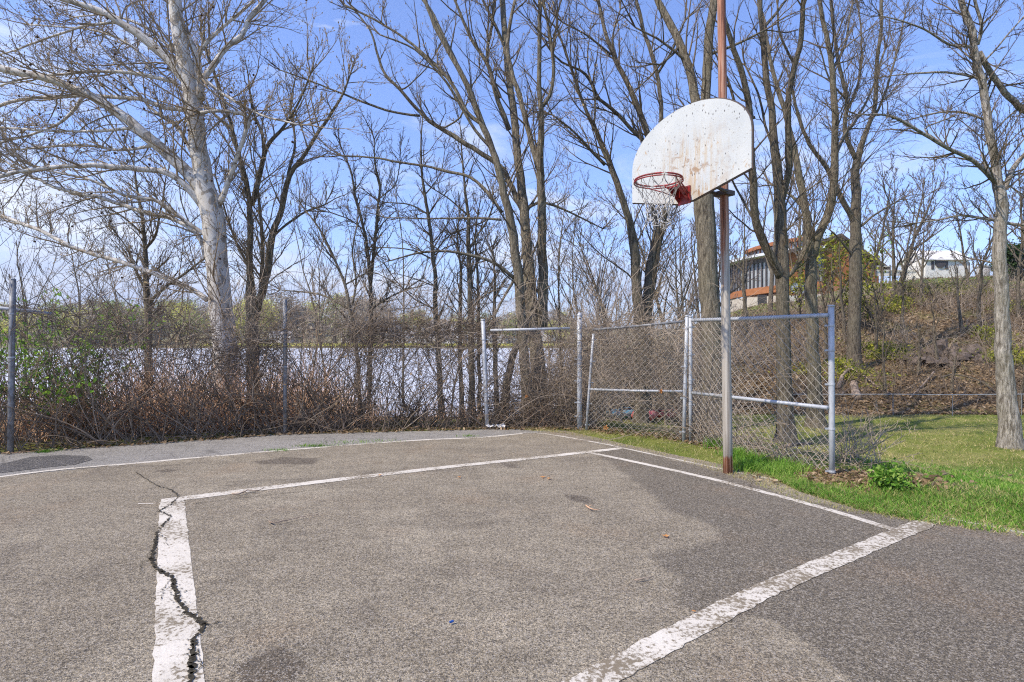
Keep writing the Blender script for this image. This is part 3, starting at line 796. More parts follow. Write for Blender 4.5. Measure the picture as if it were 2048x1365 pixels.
mb = MR(org); mesh_panel(mb, pL + (.03, 0, .05), pR1 + (-.03, 0, .04), P(1188, 664, 9.04), P(1370, 646, 8.13), .05, .0032, .03, 7)
mb.build("chain_link_mesh", M_WIRE, gp)
pR2, pR2t = G(1381, 884), P(1381, 634, 8.1)
pE = G(1664, 953)
pEt = up(pE, 1.5 + 70 / F * pE[1]) + (-.01, 0, 0)
org = pE.copy(); wp = empty("chain_link_fence", org, "wide chain-link panel behind the hoop pole ending at a tall post", "fence panel")
post(org, pR2, pR2t, .026, "upright", M_GALV, wp, 'flat', [.1, .3, .5, .7, .92], (1, 0, 0))
post(org, pE, pEt, .031, "end_post", M_GALV, wp, 'flat', [.03, .28, .54, .74, .885], (-1, 0, 0))
a, b = P(1384, 641, 8.08), P(1655, 631, 6.08)
mb = MR(org); mb.tube([a, a * .5 + b * .5 + (0, 0, -.006), b], .024, 10)
# wire ties wound along the rail
for t in np.linspace(.03, .97, 46):
    c = a * (1 - t) + b * t; dd = (b - a) / np.linalg.norm(b - a)
    mb.tube([c - dd * .006, c + dd * .006], .0275, 8, False)
mb.build("top_rail", M_GALV, wp, True)
a, b = P(1384, 786, 8.08), P(1655, 816, 6.08)
mb = MR(org); mb.tube([a, b], .023, 10); mb.build("middle_rail", M_GALV, wp, True)
mb = MR(org); mesh_panel(mb, G(1385, 888) + (0, 0, .04), pE + (-.04, 0, .06), P(1385, 645, 8.07), P(1655, 634, 6.07), .053, .0030, .03, 9)
mb.build("chain_link_mesh", M_WIRE, wp)

# ------------------------------------------------------------------ branch growing
def unit(v): return v / (np.linalg.norm(v, axis=-1, keepdims=True) + 1e-9)
def grow(pos, dr, L, r0, r1, n, r, wiggle=.25, upb=.0, bend=None):
    """pos (M,3), dr (M,3), L (M,), -> pts (M,n,3), rad (M,n)"""
    M_ = len(pos); pts = np.empty((M_, n, 3)); pts[:, 0] = pos; d = unit(dr).copy(); st = (L / (n - 1))[:, None]
    up_ = np.array([0, 0, 1.0])
    for i in range(1, n):
        d = unit(d + r.randn(M_, 3) * wiggle + up_ * upb)
        pts[:, i] = pts[:, i - 1] + d * st
    t = np.linspace(0, 1, n)[None, :]
    return pts, r0[:, None] * (1 - t) + r1[:, None] * t if not np.isscalar(r1) else r0[:, None] * (1 - t) + r1 * t
def kids(pts, rad, k, r, L, n, rmin, ang=(.5, 1.0), upb=.2, wiggle=.25, t0=.15, rmax=.02, upd=.08, shrink=.6):
    """k children on each polyline; L = mean length (scalar) or function of parent length"""
    N_, n0, _ = pts.shape
    if N_ == 0: return pts[:0, :n], rad[:0, :n]
    pl = np.linalg.norm(pts[:, -1] - pts[:, 0], axis=1)
    t = t0 + (1 - t0) * (np.arange(k)[None, :] + r.rand(N_, k)) / k
    f = t * (n0 - 1); i = np.clip(f.astype(int), 0, n0 - 2); w = (f - i)[..., None]
    ar = np.arange(N_)[:, None]
    pos = pts[ar, i] * (1 - w) + pts[ar, i + 1] * w; tan = unit(pts[ar, i + 1] - pts[ar, i])
    rr_ = rad[ar, i] * (1 - w[..., 0]) + rad[ar, i + 1] * w[..., 0]
    pos = pos.reshape(-1, 3); tan = tan.reshape(-1, 3); rr_ = rr_.ravel(); tt = t.ravel()
    per = unit(np.cross(tan, r.randn(len(tan), 3)))
    a = r.uniform(ang[0], ang[1], len(tan))[:, None]
    d = unit(tan * np.cos(a) + per * np.sin(a) + np.array([0, 0, upb]))
    LL = np.repeat(pl, k) * L * (1.15 - .6 * tt) * r.uniform(.5, 1.25, len(tan))
    r0 = np.clip(rr_ * shrink, rmin, rmax)
    return grow(pos, d, LL, r0, rmin * .8, n, r, wiggle, upd)

def buds_on(mb, pts, frac, size, r):
    e = pts[:, -1]; d = unit(pts[:, -1] - pts[:, -2]); s = r.rand(len(e)) < frac
    e = e[s]; d = d[s]; m = len(e)
    if not m: return
    b = unit(np.cross(d, r.randn(m, 3))) * size * .28; c = np.cross(d, b)
    L = (size * r.uniform(.6, 1.4, m))[:, None] * unit(d + np.array([0, 0, .4]))
    v = np.stack([e, e + L * .4 + b, e + L * .4 - b, e + L], 1); i = np.arange(m)[:, None] * 4
    v2 = np.stack([e, e + L * .4 + c, e + L * .4 - c, e + L], 1)
    mb.add(v.reshape(-1, 3), [np.concatenate([i, i + 1, i + 3, i + 2], 1)]); mb.add(v2.reshape(-1, 3), [np.concatenate([i, i + 1, i + 3, i + 2], 1)])

def traced_tree(name, label, cat, D, limbs, bark=None, twig=None, seed=0, dens=3.0, L1=1.5, k2=6, k3=4, rmin=None, buds=0, budm=None, zmin=1.3, group=None, slope=.35, upb=.25, l2=.45, l3=.42, flare=True, thick=1.0, droop=.03, twlen=None):
    bark = bark or M_BARK; twig = twig or M_TWIG
    r = np.random.RandomState(seed); rmin = rmin or D * .0003
    x0, y0, w0 = limbs[0][0]
    base = P(x0, y0, D); base[2] = gz(base[0], base[1])
    root = empty(name, base, label, cat, group)
    tm = MR(base); known = []     # (px,py,depth)
    sp_pos = []; sp_tan = []; sp_r = []; tips = []
    for li, lb in enumerate(limbs):
        lb = np.array(lb, float)
        Lpx = np.linalg.norm(np.diff(lb[:, :2], axis=0), axis=1).sum(); Lm = Lpx / F * D
        if li == 0: d0 = D; sl = r.uniform(-.05, .05)
        else:
            K = np.array(known); dd = np.hypot(K[:, 0] - lb[0, 0], K[:, 1] - lb[0, 1]); d0 = K[np.argmin(dd), 2]; sl = r.uniform(.4, 1) * slope * (1 if r.rand() < .5 else -1)
        cum = np.concatenate([[0], np.cumsum(np.linalg.norm(np.diff(lb[:, :2], axis=0), axis=1))]) / max(Lpx, 1)
        dep = d0 + sl * Lm * cum
        pts = np.array([P(a, b, d_) for (a, b), d_ in zip(lb[:, :2], dep)])
        rad = lb[:, 2] / 2 / F * dep * thick
        if li == 0: pts[0, 2] = base[2] - .15
        q = catmull(np.c_[pts, rad], .22)
        q3 = q[:, :3].copy(); rd = np.maximum(q[:, 3], rmin)
        wn_ = r.randn(len(q), 3); wn_ = (wn_ + np.roll(wn_, 1, 0)) / 2; wn_[0] = 0
        q3 = q3 + wn_ * np.minimum(.012, rd[:, None] * .15 + .003)
        jj = r.randn(len(rd)); jj = (jj + np.roll(jj, 1) + np.roll(jj, -1)) / 3; rd = rd * (1 + .03 * jj)
        if li == 0 and flare:
            hgt = q3[:, 2] - base[2]; rd = rd * (1 + .55 * np.exp(-np.clip(hgt, 0, 9) / .28))
        tm.tube(q3, rd, 12 if rd[0] > .09 else (8 if rd[0] > .04 else 6), True)
        known += [(CX + F * p[0] / p[1], CY - F * (p[2] - H) / p[1], p[1]) for p in q3]
        T = unit(np.gradient(q3, axis=0))
        seglen = .22
        for i in range(1, len(q3)):
            if q3[i, 2] < base[2] + zmin: continue
            e = dens * seglen * (0.35 if rd[i] > .13 else 1.0)
            for _ in range(r.poisson(e)):
                sp_pos.append(q3[i]); sp_tan.append(T[i]); sp_r.append(rd[i])
        for _ in range(3): sp_pos.append(q3[-1]); sp_tan.append(unit(T[-1] * 3 + r.randn(3))); sp_r.append(rd[-1] * 1.6); tips.append(len(sp_pos) - 1)
    tm.build("trunk", bark, root, True)
    pos = np.array(sp_pos); tan = np.array(sp_tan); rr_ = np.array(sp_r); M_ = len(pos)
    per = unit(np.cross(tan, r.randn(M_, 3))); a = r.uniform(.45, 1.1, M_)[:, None]
    istip = np.zeros(M_, bool); istip[tips] = True
    a[istip] *= .35
    d = unit(tan * np.cos(a) + per * np.sin(a) + np.array([0, 0, upb]))
    L = 1.15 * L1 * r.uniform(.35, 1.25, M_) * np.clip(.55 + rr_ * 9, .55, 1.5)
    a1, b1 = grow(pos, d, L, np.clip(rr_ * .55, rmin, .022 if D < 30 else .05), rmin, 9, r, .11, droop)
    a2, b2 = kids(a1, b1, k2, r, l2 * 1.05, 7, rmin, ang=(.35, .8), upb=.15, rmax=.012, upd=droop, wiggle=.14)
    cm = MR(base); cm.tubes(a1, b1, 4); cm.tubes(a2, b2, 3)
    if k3:
        a3, b3 = kids(a2, b2, k3, r, l3 * 1.15, 5, rmin * .9, ang=(.3, .75), upb=.12, rmax=.007, upd=droop, wiggle=.16); cm.tubes(a3, b3, 3)
    else: a3 = a2
    cr_ = cm.build("crown", twig, root)
    if buds:
        bm_ = MR(base); buds_on(bm_, a3, buds, .045 * (D / 13), r); buds_on(bm_, a2, buds, .05 * (D / 13), r)
        bm_.build("buds", budm or M_BUD, cr_)
    return root, a2, base, cr_

# the pale sycamore
syc = [[(455, 860, 58), (450, 700, 50), (440, 600, 46), (432, 500, 44), (425, 430, 46), (411, 380, 40), (401, 320, 37), (392, 250, 34), (382, 180, 33), (371, 130, 30), (358, 70, 27), (350, 0, 25), (345, -80, 20), (335, -220, 12)],
 [(418, 395, 30), (370, 340, 27), (300, 277, 23), (220, 215, 20), (120, 165, 16), (0, 137, 16), (-120, 95, 12)],
 [(405, 410, 20), (372, 372, 15), (340, 348, 13), (280, 338, 12), (200, 332, 11), (100, 335, 9), (0, 352, 8), (-90, 380, 5)],
 [(388, 180, 22), (345, 130, 20), (290, 80, 18), (240, 45, 15), (180, 15, 13), (100, -10, 10), (0, -70, 7)],
 [(400, 225, 10), (330, 215, 10), (280, 200, 9), (200, 193, 8), (100, 195, 8), (40, 200, 7), (0, 212, 7), (-80, 245, 4)],
 [(350, 165, 9), (270, 147, 8), (200, 143, 7), (130, 148, 6), (60, 155, 5), (0, 172, 4)],
 [(400, 200, 20), (396, 138, 17), (392, 110, 15), (379, 79, 14), (365, 52, 13), (351, 20, 12), (346, -60, 9)],
 [(400, 165, 14), (425, 135, 12), (452, 95, 12), (485, 70, 10), (500, 35, 10), (530, 0, 9), (560, -60, 6)],
 [(398, 115, 8), (410, 90, 8), (440, 60, 7), (475, 30, 6), (515, -5, 5)],
 [(414, 600, 12), (380, 578, 11), (300, 545, 10), (230, 520, 9), (160, 500, 8), (80, 462, 8), (0, 430, 7), (-60, 400, 5)],
 [(415, 520, 11), (395, 470, 10), (350, 440, 9), (290, 425, 9), (200, 395, 8), (120, 378, 7), (60, 350, 6), (0, 318, 4)],
 [(425, 480, 9), (370, 440, 8), (310, 400, 8), (250, 392, 7), (180, 360, 5), (90, 340, 4)],
 [(402, 350, 10), (380, 300, 9), (350, 250, 8), (300, 215, 6), (250, 150, 4), (200, 90, 3)],
 [(437, 410, 14), (455, 370, 12), (470, 320, 10), (487, 280, 9), (495, 235, 9), (440, 222, 7), (400, 225, 6)],
 [(390, 130, 8), (340, 95, 7), (300, 60, 6), (220, 30, 4), (150, 35, 3)],
 [(170, 190, 8), (130, 240, 6), (60, 270, 5), (-20, 290, 4)], [(270, 255, 7), (200, 262, 6), (100, 262, 5), (0, 255, 4)],
 [(310, 290, 7), (240, 300, 6), (150, 290, 5), (40, 300, 4)], [(300, 140, 6), (260, 90, 5), (180, 60, 4), (60, 50, 3)],
 [(395, 150, 8), (450, 190, 7), (520, 230, 5), (600, 250, 4)], [(235, 45, 6), (160, 55, 5), (60, 90, 4), (0, 110, 3)]]
root, a2, base, cr_ = traced_tree("sycamore_tree", "tall pale sycamore with patchy white bark leaning over the bramble fence", "tree", 13.5, syc, M_SYC, M_TWIG_TAN, 21, 3.9, 1.6, 7, 4, buds=.55, slope=.22, upb=.12, droop=.02, flare=False, thick=0.92)
r = np.random.RandomState(8); e = a2[r.choice(len(a2), 150)][:, -1]
for g_ in range(1):
    mb = MR(base)
    for p in e:
        q = p - (0, 0, .10); mb.tube([p, q], .002, 3, False)
        th = np.linspace(0, math.pi, 6); mb.tube([q - (0, 0, .028 * math.cos(t) * -1) for t in th[::-1]], np.maximum(.028 * np.sin(th), .002), 6, False)
    mb.build("seed_balls", M_SEED, cr_)

traced_tree("grey_tree", "multi-stemmed grey tree right beside the pale sycamore trunk", "tree", 15.0,
 [[(508, 860, 32), (506, 700, 30), (503, 620, 27), (500, 540, 16), (500, 450, 14), (497, 380, 12), (480, 320, 11), (465, 260, 9), (440, 180, 8), (425, 140, 7), (400, 60, 5)],
 [(508, 640, 22), (530, 560, 18), (545, 470, 16), (560, 430, 14), (580, 350, 12), (610, 310, 9), (640, 260, 8), (680, 200, 6), (700, 150, 4)],
 [(518, 620, 11), (525, 520, 10), (521, 430, 8), (515, 370, 7)],
 [(503, 410, 14), (515, 370, 13), (528, 310, 11), (540, 285, 10), (570, 250, 7), (600, 200, 5), (620, 150, 4)], [(528, 310, 10), (525, 270, 8), (510, 235, 7), (500, 180, 5)],
 [(465, 260, 8), (430, 230, 6), (400, 200, 5), (380, 150, 4)], [(500, 540, 8), (470, 480, 6), (450, 420, 5), (430, 350, 4)], [(575, 360, 8), (590, 280, 6), (580, 220, 5), (590, 160, 3)], [(550, 470, 7), (600, 430, 6), (650, 410, 4)]],
 M_BARK, M_TWIG_TAN, 31, 2.9, 1.4, 6, 4, buds=.5, thick=0.8)
traced_tree("slender_tree", "slender grey tree at the far left beside the lake, with low forks", "tree", 18.0,
 [[(298, 800, 19), (297, 700, 18), (296, 610, 17), (292, 560, 14), (290, 500, 11), (285, 440, 8), (275, 380, 6), (268, 330, 4)], [(300, 605, 10), (330, 575, 8), (380, 540, 6), (430, 500, 4)],
 [(290, 500, 8), (310, 470, 7), (320, 430, 5), (330, 370, 4)], [(290, 580, 7), (270, 540, 6), (255, 500, 4), (220, 450, 3)], [(287, 470, 6), (240, 430, 4), (180, 400, 3)]], M_BARK, M_TWIG, 32, 4.0, 1.5, 6, 4, buds=.15, thick=0.75)
traced_tree("young_tree", "young tree with a narrow V fork, between the thin bent tree and lake", "tree", 16.0,
 [[(738, 840, 13), (741, 700, 12), (742, 600, 11), (735, 500, 9), (728, 460, 8), (712, 400, 7), (700, 340, 5), (680, 290, 3)], [(741, 570, 9), (748, 500, 8), (755, 420, 7), (760, 370, 6), (750, 330, 4), (748, 280, 3)], [(728, 460, 4), (700, 440, 3), (660, 425, 3)], [(756, 400, 4), (790, 370, 3), (800, 330, 3)], [(742, 620, 6), (770, 600, 5), (810, 580, 4)]], M_BARK, M_TWIG, 33, 4.0, 1.0, 6, 4, thick=.75)
traced_tree("young_tree", "thin bent tree sweeping up to the left out of the brambles", "tree", 13.0,
 [[(722, 860, 10), (712, 680, 9), (700, 620, 9), (690, 570, 7), (670, 520, 6), (640, 460, 5), (610, 420, 3)], [(700, 620, 6), (640, 590, 5), (560, 580, 3)], [(705, 610, 5), (712, 560, 5), (705, 500, 4), (715, 450, 3)], [(690, 570, 4), (740, 545, 3), (780, 560, 2)]], M_BARK, M_TWIG, 34, 3.5, 1.1, 6, 4, thick=.8)
traced_tree("young_tree", "straight slim trunk with flat side branches, left of two slim trunks", "tree", 16.5,
 [[(882, 830, 16), (878, 720, 15), (872, 640, 15), (870, 560, 12), (865, 500, 11), (855, 420, 9), (845, 360, 7), (842, 300, 5), (845, 230, 3)], [(868, 520, 5), (820, 500, 4), (760, 495, 3)], [(866, 510, 5), (900, 470, 4), (950, 450, 3)], [(858, 430, 5), (820, 410, 4), (770, 405, 3)], [(872, 620, 5), (830, 600, 4), (790, 560, 3)], [(850, 390, 4), (880, 350, 3), (890, 300, 2)]], M_BARK, M_TWIG, 35, 4.0, 1.2, 6, 4, upb=.05, thick=0.7)
traced_tree("young_tree", "straight slim trunk just left of the steel post with loose rail", "tree", 16.0,
 [[(945, 830, 18), (943, 720, 17), (940, 600, 15), (938, 500, 13), (935, 430, 9), (930, 380, 7), (925, 320, 5), (920, 250, 3)], [(938, 500, 7), (955, 470, 6), (975, 440, 5), (990, 400, 3)], [(935, 430, 5), (900, 400, 4), (870, 380, 3)], [(940, 620, 5), (970, 590, 4), (1000, 575, 3)]], M_BARK, M_TWIG, 36, 4.0, 1.2, 6, 4, thick=0.7)
traced_tree("sapling", "very thin sapling close left of a straight slim trunk", "tree", 17.0, [[(925, 830, 10), (920, 700, 8), (920, 600, 7), (922, 540, 5), (915, 480, 4), (920, 420, 2)]], M_BARK, M_TWIG, 37, 4.5, 1.2, 6, 3)
traced_tree("sapling", "thin sapling directly behind the steel post with loose rail", "tree", 17.0, [[(960, 825, 8), (958, 700, 7), (955, 560, 5), (950, 480, 4), (955, 430, 2)]], M_BARK, M_TWIG, 38, 4.5, 1.0, 6, 3)
traced_tree("sapling", "dark sapling just right of the steel post with loose rail", "tree", 17.0, [[(994, 830, 10), (990, 690, 9), (988, 620, 7), (990, 560, 5), (985, 500, 3)], [(988, 600, 4), (1010, 560, 3), (1030, 540, 2)]], M_BARK, M_TWIG, 39, 4.5, 1.0, 6, 3)

big = [[(1060, 870, 32), (1048, 700, 25), (1040, 600, 25), (1034, 520, 24), (1020, 440, 23), (1005, 370, 19), (985, 300, 17), (955, 225, 16), (930, 160, 14), (900, 110, 13), (870, 50, 11), (850, 0, 10), (820, -80, 8)],
 [(1088, 870, 42), (1074, 720, 38), (1063, 620, 36), (1055, 520, 30), (1048, 420, 24), (1037, 330, 21), (1030, 250, 20), (1020, 170, 17), (1012, 100, 16), (1005, 0, 14), (998, -80, 12)],
 [(1085, 660, 28), (1087, 580, 26), (1084, 500, 24), (1083, 400, 22), (1080, 320, 20), (1082, 240, 15), (1080, 180, 12), (1078, 100, 11), (1079, 0, 10), (1078, -90, 8)],
 [(1082, 215, 12), (1100, 190, 10), (1108, 150, 9), (1105, 110, 9), (1098, 60, 8), (1085, -10, 7)],
 [(1076, 335, 16), (1058, 270, 14), (1042, 200, 13), (1025, 150, 12), (1015, 90, 10), (1030, 0, 8)],
 [(1018, 260, 14), (993, 190, 12), (976, 130, 10), (950, 90, 9), (930, 50, 8), (905, -10, 6)],
 [(1047, 425, 15), (1005, 340, 14), (967, 310, 13), (920, 280, 12), (870, 250, 11), (840, 225, 9), (800, 180, 8), (770, 150, 7), (755, 110, 6), (740, 60, 5), (700, 10, 4)],
 [(840, 232, 7), (790, 225, 6), (740, 210, 6), (690, 190, 5), (640, 170, 4), (560, 140, 3)],
 [(1004, 425, 9), (975, 385, 9), (940, 355, 8), (900, 345, 8), (850, 332, 6), (800, 325, 6), (740, 315, 5), (680, 312, 4)],
 [(1030, 558, 12), (990, 527, 9), (940, 510, 8), (880, 503, 6), (830, 508, 5), (780, 522, 3)],
 [(1003, 440, 7), (960, 437, 6), (900, 437, 5), (850, 437, 4), (770, 436, 3)],
 [(965, 250, 11), (935, 225, 10), (905, 170, 9), (885, 145, 9), (850, 110, 8), (800, 70, 6), (750, 40, 6), (690, 10, 5)],
 [(945, 190, 10), (915, 130, 9), (880, 60, 8), (860, 20, 8), (830, -20, 7)],
 [(1000, 195, 10), (978, 140, 9), (975, 100, 8), (985, 40, 8), (990, -20, 7)],
 [(1052, 420, 8), (1075, 407, 8), (1100, 408, 7), (1140, 425, 5), (1180, 445, 4), (1205, 458, 3)],
 [(985, 300, 9), (950, 260, 8), (915, 200, 7), (880, 150, 6), (830, 100, 5), (760, 70, 4)],
 [(870, 250, 6), (890, 255, 5), (920, 235, 5), (940, 190, 4), (945, 170, 4), (960, 150, 3)],
 [(800, 180, 5), (820, 170, 4), (850, 140, 3), (870, 110, 3)], [(1012, 100, 9), (990, 50, 8), (965, 0, 6), (950, -40, 5)], [(1030, 555, 8), (1005, 600, 6), (985, 640, 4)]]
traced_tree("grey_maple", "biggest cluster of smooth grey trunks, left of the pointed corner post", "tree", 12.5, big, M_BARK, M_TWIG, 41, 1.9, 1.3, 5, 4, buds=.2, zmin=2.5, slope=.3, thick=0.77)
traced_tree("leaning_trunk", "short dark trunk leaning right against the big grey trunk cluster", "tree", 13.0, [[(1003, 840, 18), (1015, 765, 15), (1026, 710, 14), (1042, 672, 11), (1048, 640, 8)]], M_BARK_DARK, M_TWIG, 42, 1.5, .8, 3, 2)

traced_tree("grey_maple", "grey tree rising left of the backboard with forked upper limbs", "tree", 14.0,
 [[(1283, 850, 32), (1282, 700, 29), (1276, 600, 25), (1268, 500, 21), (1255, 430, 17), (1228, 350, 15), (1207, 300, 13), (1186, 250, 10), (1165, 205, 8), (1140, 130, 6), (1115, 60, 5)],
 [(1291, 650, 20), (1297, 550, 18), (1308, 500, 18), (1314, 450, 17), (1302, 405, 15), (1297, 340, 15), (1296, 275, 15), (1265, 190, 12), (1238, 135, 11), (1212, 70, 9), (1195, -10, 7)],
 [(1210, 330, 9), (1180, 300, 7), (1150, 265, 5), (1105, 230, 4)],
 [(1296, 290, 9), (1260, 255, 9), (1222, 215, 9), (1199, 200, 8), (1179, 160, 8), (1160, 140, 6), (1124, 125, 5), (1100, 100, 4)],
 [(1300, 290, 10), (1322, 240, 10), (1314, 150, 10), (1289, 65, 9), (1268, -20, 7)],
 [(1222, 110, 6), (1180, 75, 5), (1124, 45, 4)], [(1188, 255, 6), (1190, 200, 5), (1175, 130, 4), (1180, 60, 3)], [(1238, 135, 6), (1225, 80, 5), (1240, 20, 4)], [(1314, 150, 6), (1345, 100, 5), (1370, 40, 4)]], M_BARK_DARK, M_TWIG, 43, 2.3, 1.4, 6, 4, buds=.2, thick=0.84)
traced_tree("dark_tree", "dark trunk curving up right behind the net of the hoop", "tree", 17.0,
 [[(1293, 850, 18), (1296, 640, 17), (1304, 555, 16), (1318, 480, 15), (1330, 430, 12), (1338, 370, 10), (1345, 300, 8)]], M_BARK_DARK, M_TWIG, 44, 3.0, 1.2, 5, 3)
traced_tree("rough_tree", "very thick rough-barked trunk directly behind the hoop pole", "tree", 11.5,
 [[(1426, 880, 58), (1425, 750, 52), (1422, 650, 47), (1417, 560, 45), (1412, 470, 46), (1408, 400, 48), (1405, 320, 42), (1402, 250, 38), (1410, 200, 24), (1416, 100, 22), (1428, 0, 20), (1436, -80, 16)],
 [(1400, 260, 28), (1392, 200, 22), (1374, 125, 20), (1349, 65, 18), (1318, 5, 15), (1290, -60, 12)],
 [(1360, 90, 9), (1345, 110, 6), (1320, 130, 5)], [(1375, 125, 8), (1340, 95, 7), (1300, 70, 5), (1270, 55, 4)], [(1416, 110, 8), (1470, 90, 6), (1530, 60, 4)]], M_BARK, M_TWIG, 45, 1.6, 1.3, 5, 4, zmin=3.5, thick=0.83)
traced_tree("dark_tree", "dark forked trunk standing just right of the hoop pole", "tree", 12.5,
 [[(1572, 870, 42), (1568, 740, 36), (1565, 620, 33), (1564, 525, 31), (1560, 400, 26), (1550, 300, 21), (1544, 225, 17), (1531, 150, 15), (1524, 50, 13), (1516, -10, 12), (1510, -90, 9)],
 [(1564, 560, 24), (1541, 510, 22), (1514, 450, 20), (1504, 350, 19), (1499, 250, 17), (1489, 165, 15), (1469, 100, 13), (1449, 40, 11), (1428, -30, 8)],
 [(1562, 410, 18), (1575, 350, 17), (1580, 300, 16), (1576, 210, 15), (1592, 120, 14), (1603, 60, 13), (1606, -20, 11)],
 [(1499, 260, 9), (1475, 220, 8), (1455, 160, 7), (1440, 130, 5)], [(1524, 60, 8), (1550, 30, 7), (1580, -10, 5)], [(1548, 300, 8), (1530, 250, 7), (1520, 200, 6), (1490, 130, 5)], [(1508, 440, 8), (1480, 390, 6), (1460, 350, 5)], [(1590, 130, 7), (1560, 70, 6), (1555, 10, 5)],
 [(1510, 235, 8), (1480, 240, 6), (1440, 215, 5), (1400, 215, 4)]], M_BARK_DARK, M_TWIG, 46, 1.9, 1.3, 5, 4, zmin=3, thick=0.77)
traced_tree("grey_tree", "lighter grey trunk with a low dark limb, between two darker trunks", "tree", 16.0,
 [[(1632, 870, 42), (1628, 740, 34), (1624, 650, 31), (1622, 560, 31), (1620, 500, 28), (1612, 430, 20), (1597, 340, 18), (1585, 280, 14), (1562, 200, 12), (1540, 120, 10), (1530, 40, 7)],
 [(1622, 520, 24), (1640, 465, 22), (1655, 430, 22), (1667, 370, 20), (1670, 290, 18), (1668, 210, 17), (1664, 140, 14), (1652, 70, 12), (1638, 0, 10), (1630, -70, 7)],
 [(1566, 560, 9), (1585, 545, 12), (1600, 520, 13), (1612, 495, 15), (1620, 480, 14)],
 [(1668, 320, 10), (1690, 270, 9), (1712, 240, 8), (1740, 190, 6), (1770, 100, 5)], [(1610, 420, 9), (1580, 390, 7), (1545, 370, 5)], [(1664, 140, 8), (1690, 90, 7), (1700, 30, 6), (1712, -20, 4)]], M_BARK, M_TWIG, 47, 2.0, 1.5, 5, 4, zmin=3.5, thick=0.72)
traced_tree("dark_tree", "tall tree growing halfway up the leafy bank above the fallen branches", "tree", 24.0,
 [[(1707, 715, 40), (1709, 640, 34), (1711, 560, 34), (1711, 480, 30), (1712, 400, 26), (1712, 330, 21), (1735, 255, 13), (1749, 215, 12), (1754, 125, 11), (1763, 50, 9), (1761, -20, 7)],
 [(1712, 320, 14), (1690, 265, 12), (1693, 200, 11), (1676, 120, 10), (1665, 40, 8), (1658, -20, 7)],
 [(1712, 450, 17), (1680, 390, 15), (1655, 340, 13), (1614, 280, 11), (1594, 220, 9), (1580, 160, 6)],
 [(1738, 250, 8), (1765, 200, 7), (1790, 120, 6), (1810, 30, 4)], [(1692, 230, 8), (1720, 150, 7), (1722, 60, 5), (1712, -10, 4)], [(1712, 460, 9), (1750, 430, 6), (1800, 400, 4)], [(1693, 200, 6), (1660, 160, 5), (1640, 100, 4)], [(1711, 520, 8), (1680, 480, 6), (1660, 460, 4)]], M_BARK_DARK, M_TWIG, 48, 2.0, 1.8, 5, 4, zmin=3.5, thick=0.66)
zb = -0.78
traced_tree("pale_tree", "pale flaky-barked tree with flared roots on the right lawn", "tree", 12.9,
 [[(2022, 872, 50), (2014, 800, 47), (2006, 700, 40), (2003, 600, 35), (2000, 500, 33), (2003, 420, 30), (1998, 375, 28), (1990, 330, 23), (1976, 240, 21), (1966, 170, 20), (1951, 110, 19), (1940, 50, 18), (1922, 0, 16), (1912, -70, 13)],
 [(2004, 385, 15), (2025, 340, 14), (2050, 308, 12), (2090, 265, 9)],
 [(1992, 365, 15), (1950, 325, 12), (1900, 298, 10), (1850, 270, 9), (1800, 240, 8), (1765, 230, 6), (1715, 230, 4)],
 [(1958, 105, 15), (1985, 150, 15), (2010, 185, 16), (2050, 222, 17), (2120, 260, 16)],
 [(1955, 90, 10), (1962, 50, 9), (1950, 0, 8), (1945, -40, 6)], [(1948, 95, 8), (1900, 90, 7), (1860, 65, 6), (1810, 45, 5), (1760, 32, 3)],
 [(2000, 442, 10), (1962, 437, 8), (1920, 430, 7), (1880, 440, 5), (1830, 447, 4)], [(1975, 242, 7), (1930, 226, 6), (1880, 225, 5), (1810, 242, 3)], [(1970, 162, 8), (1930, 150, 6), (1870, 145, 6), (1780, 152, 3)],
 [(1900, 298, 6), (1850, 260, 5), (1890, 240, 4)], [(2003, 445, 9), (2050, 450, 8), (2100, 440, 6)], [(1970, 290, 6), (2010, 240, 5), (2060, 200, 4)], [(1962, 130, 6), (2000, 90, 5), (2050, 30, 4)], [(1998, 380, 6), (1975, 340, 5), (1960, 300, 3)], [(2000, 360, 6), (2030, 380, 5), (2060, 400, 3)]],
 M_BARK_PALE, M_TWIG, 49, 4.2, 1.15, 7, 4, zmin=3.5, upb=.05, thick=0.68)

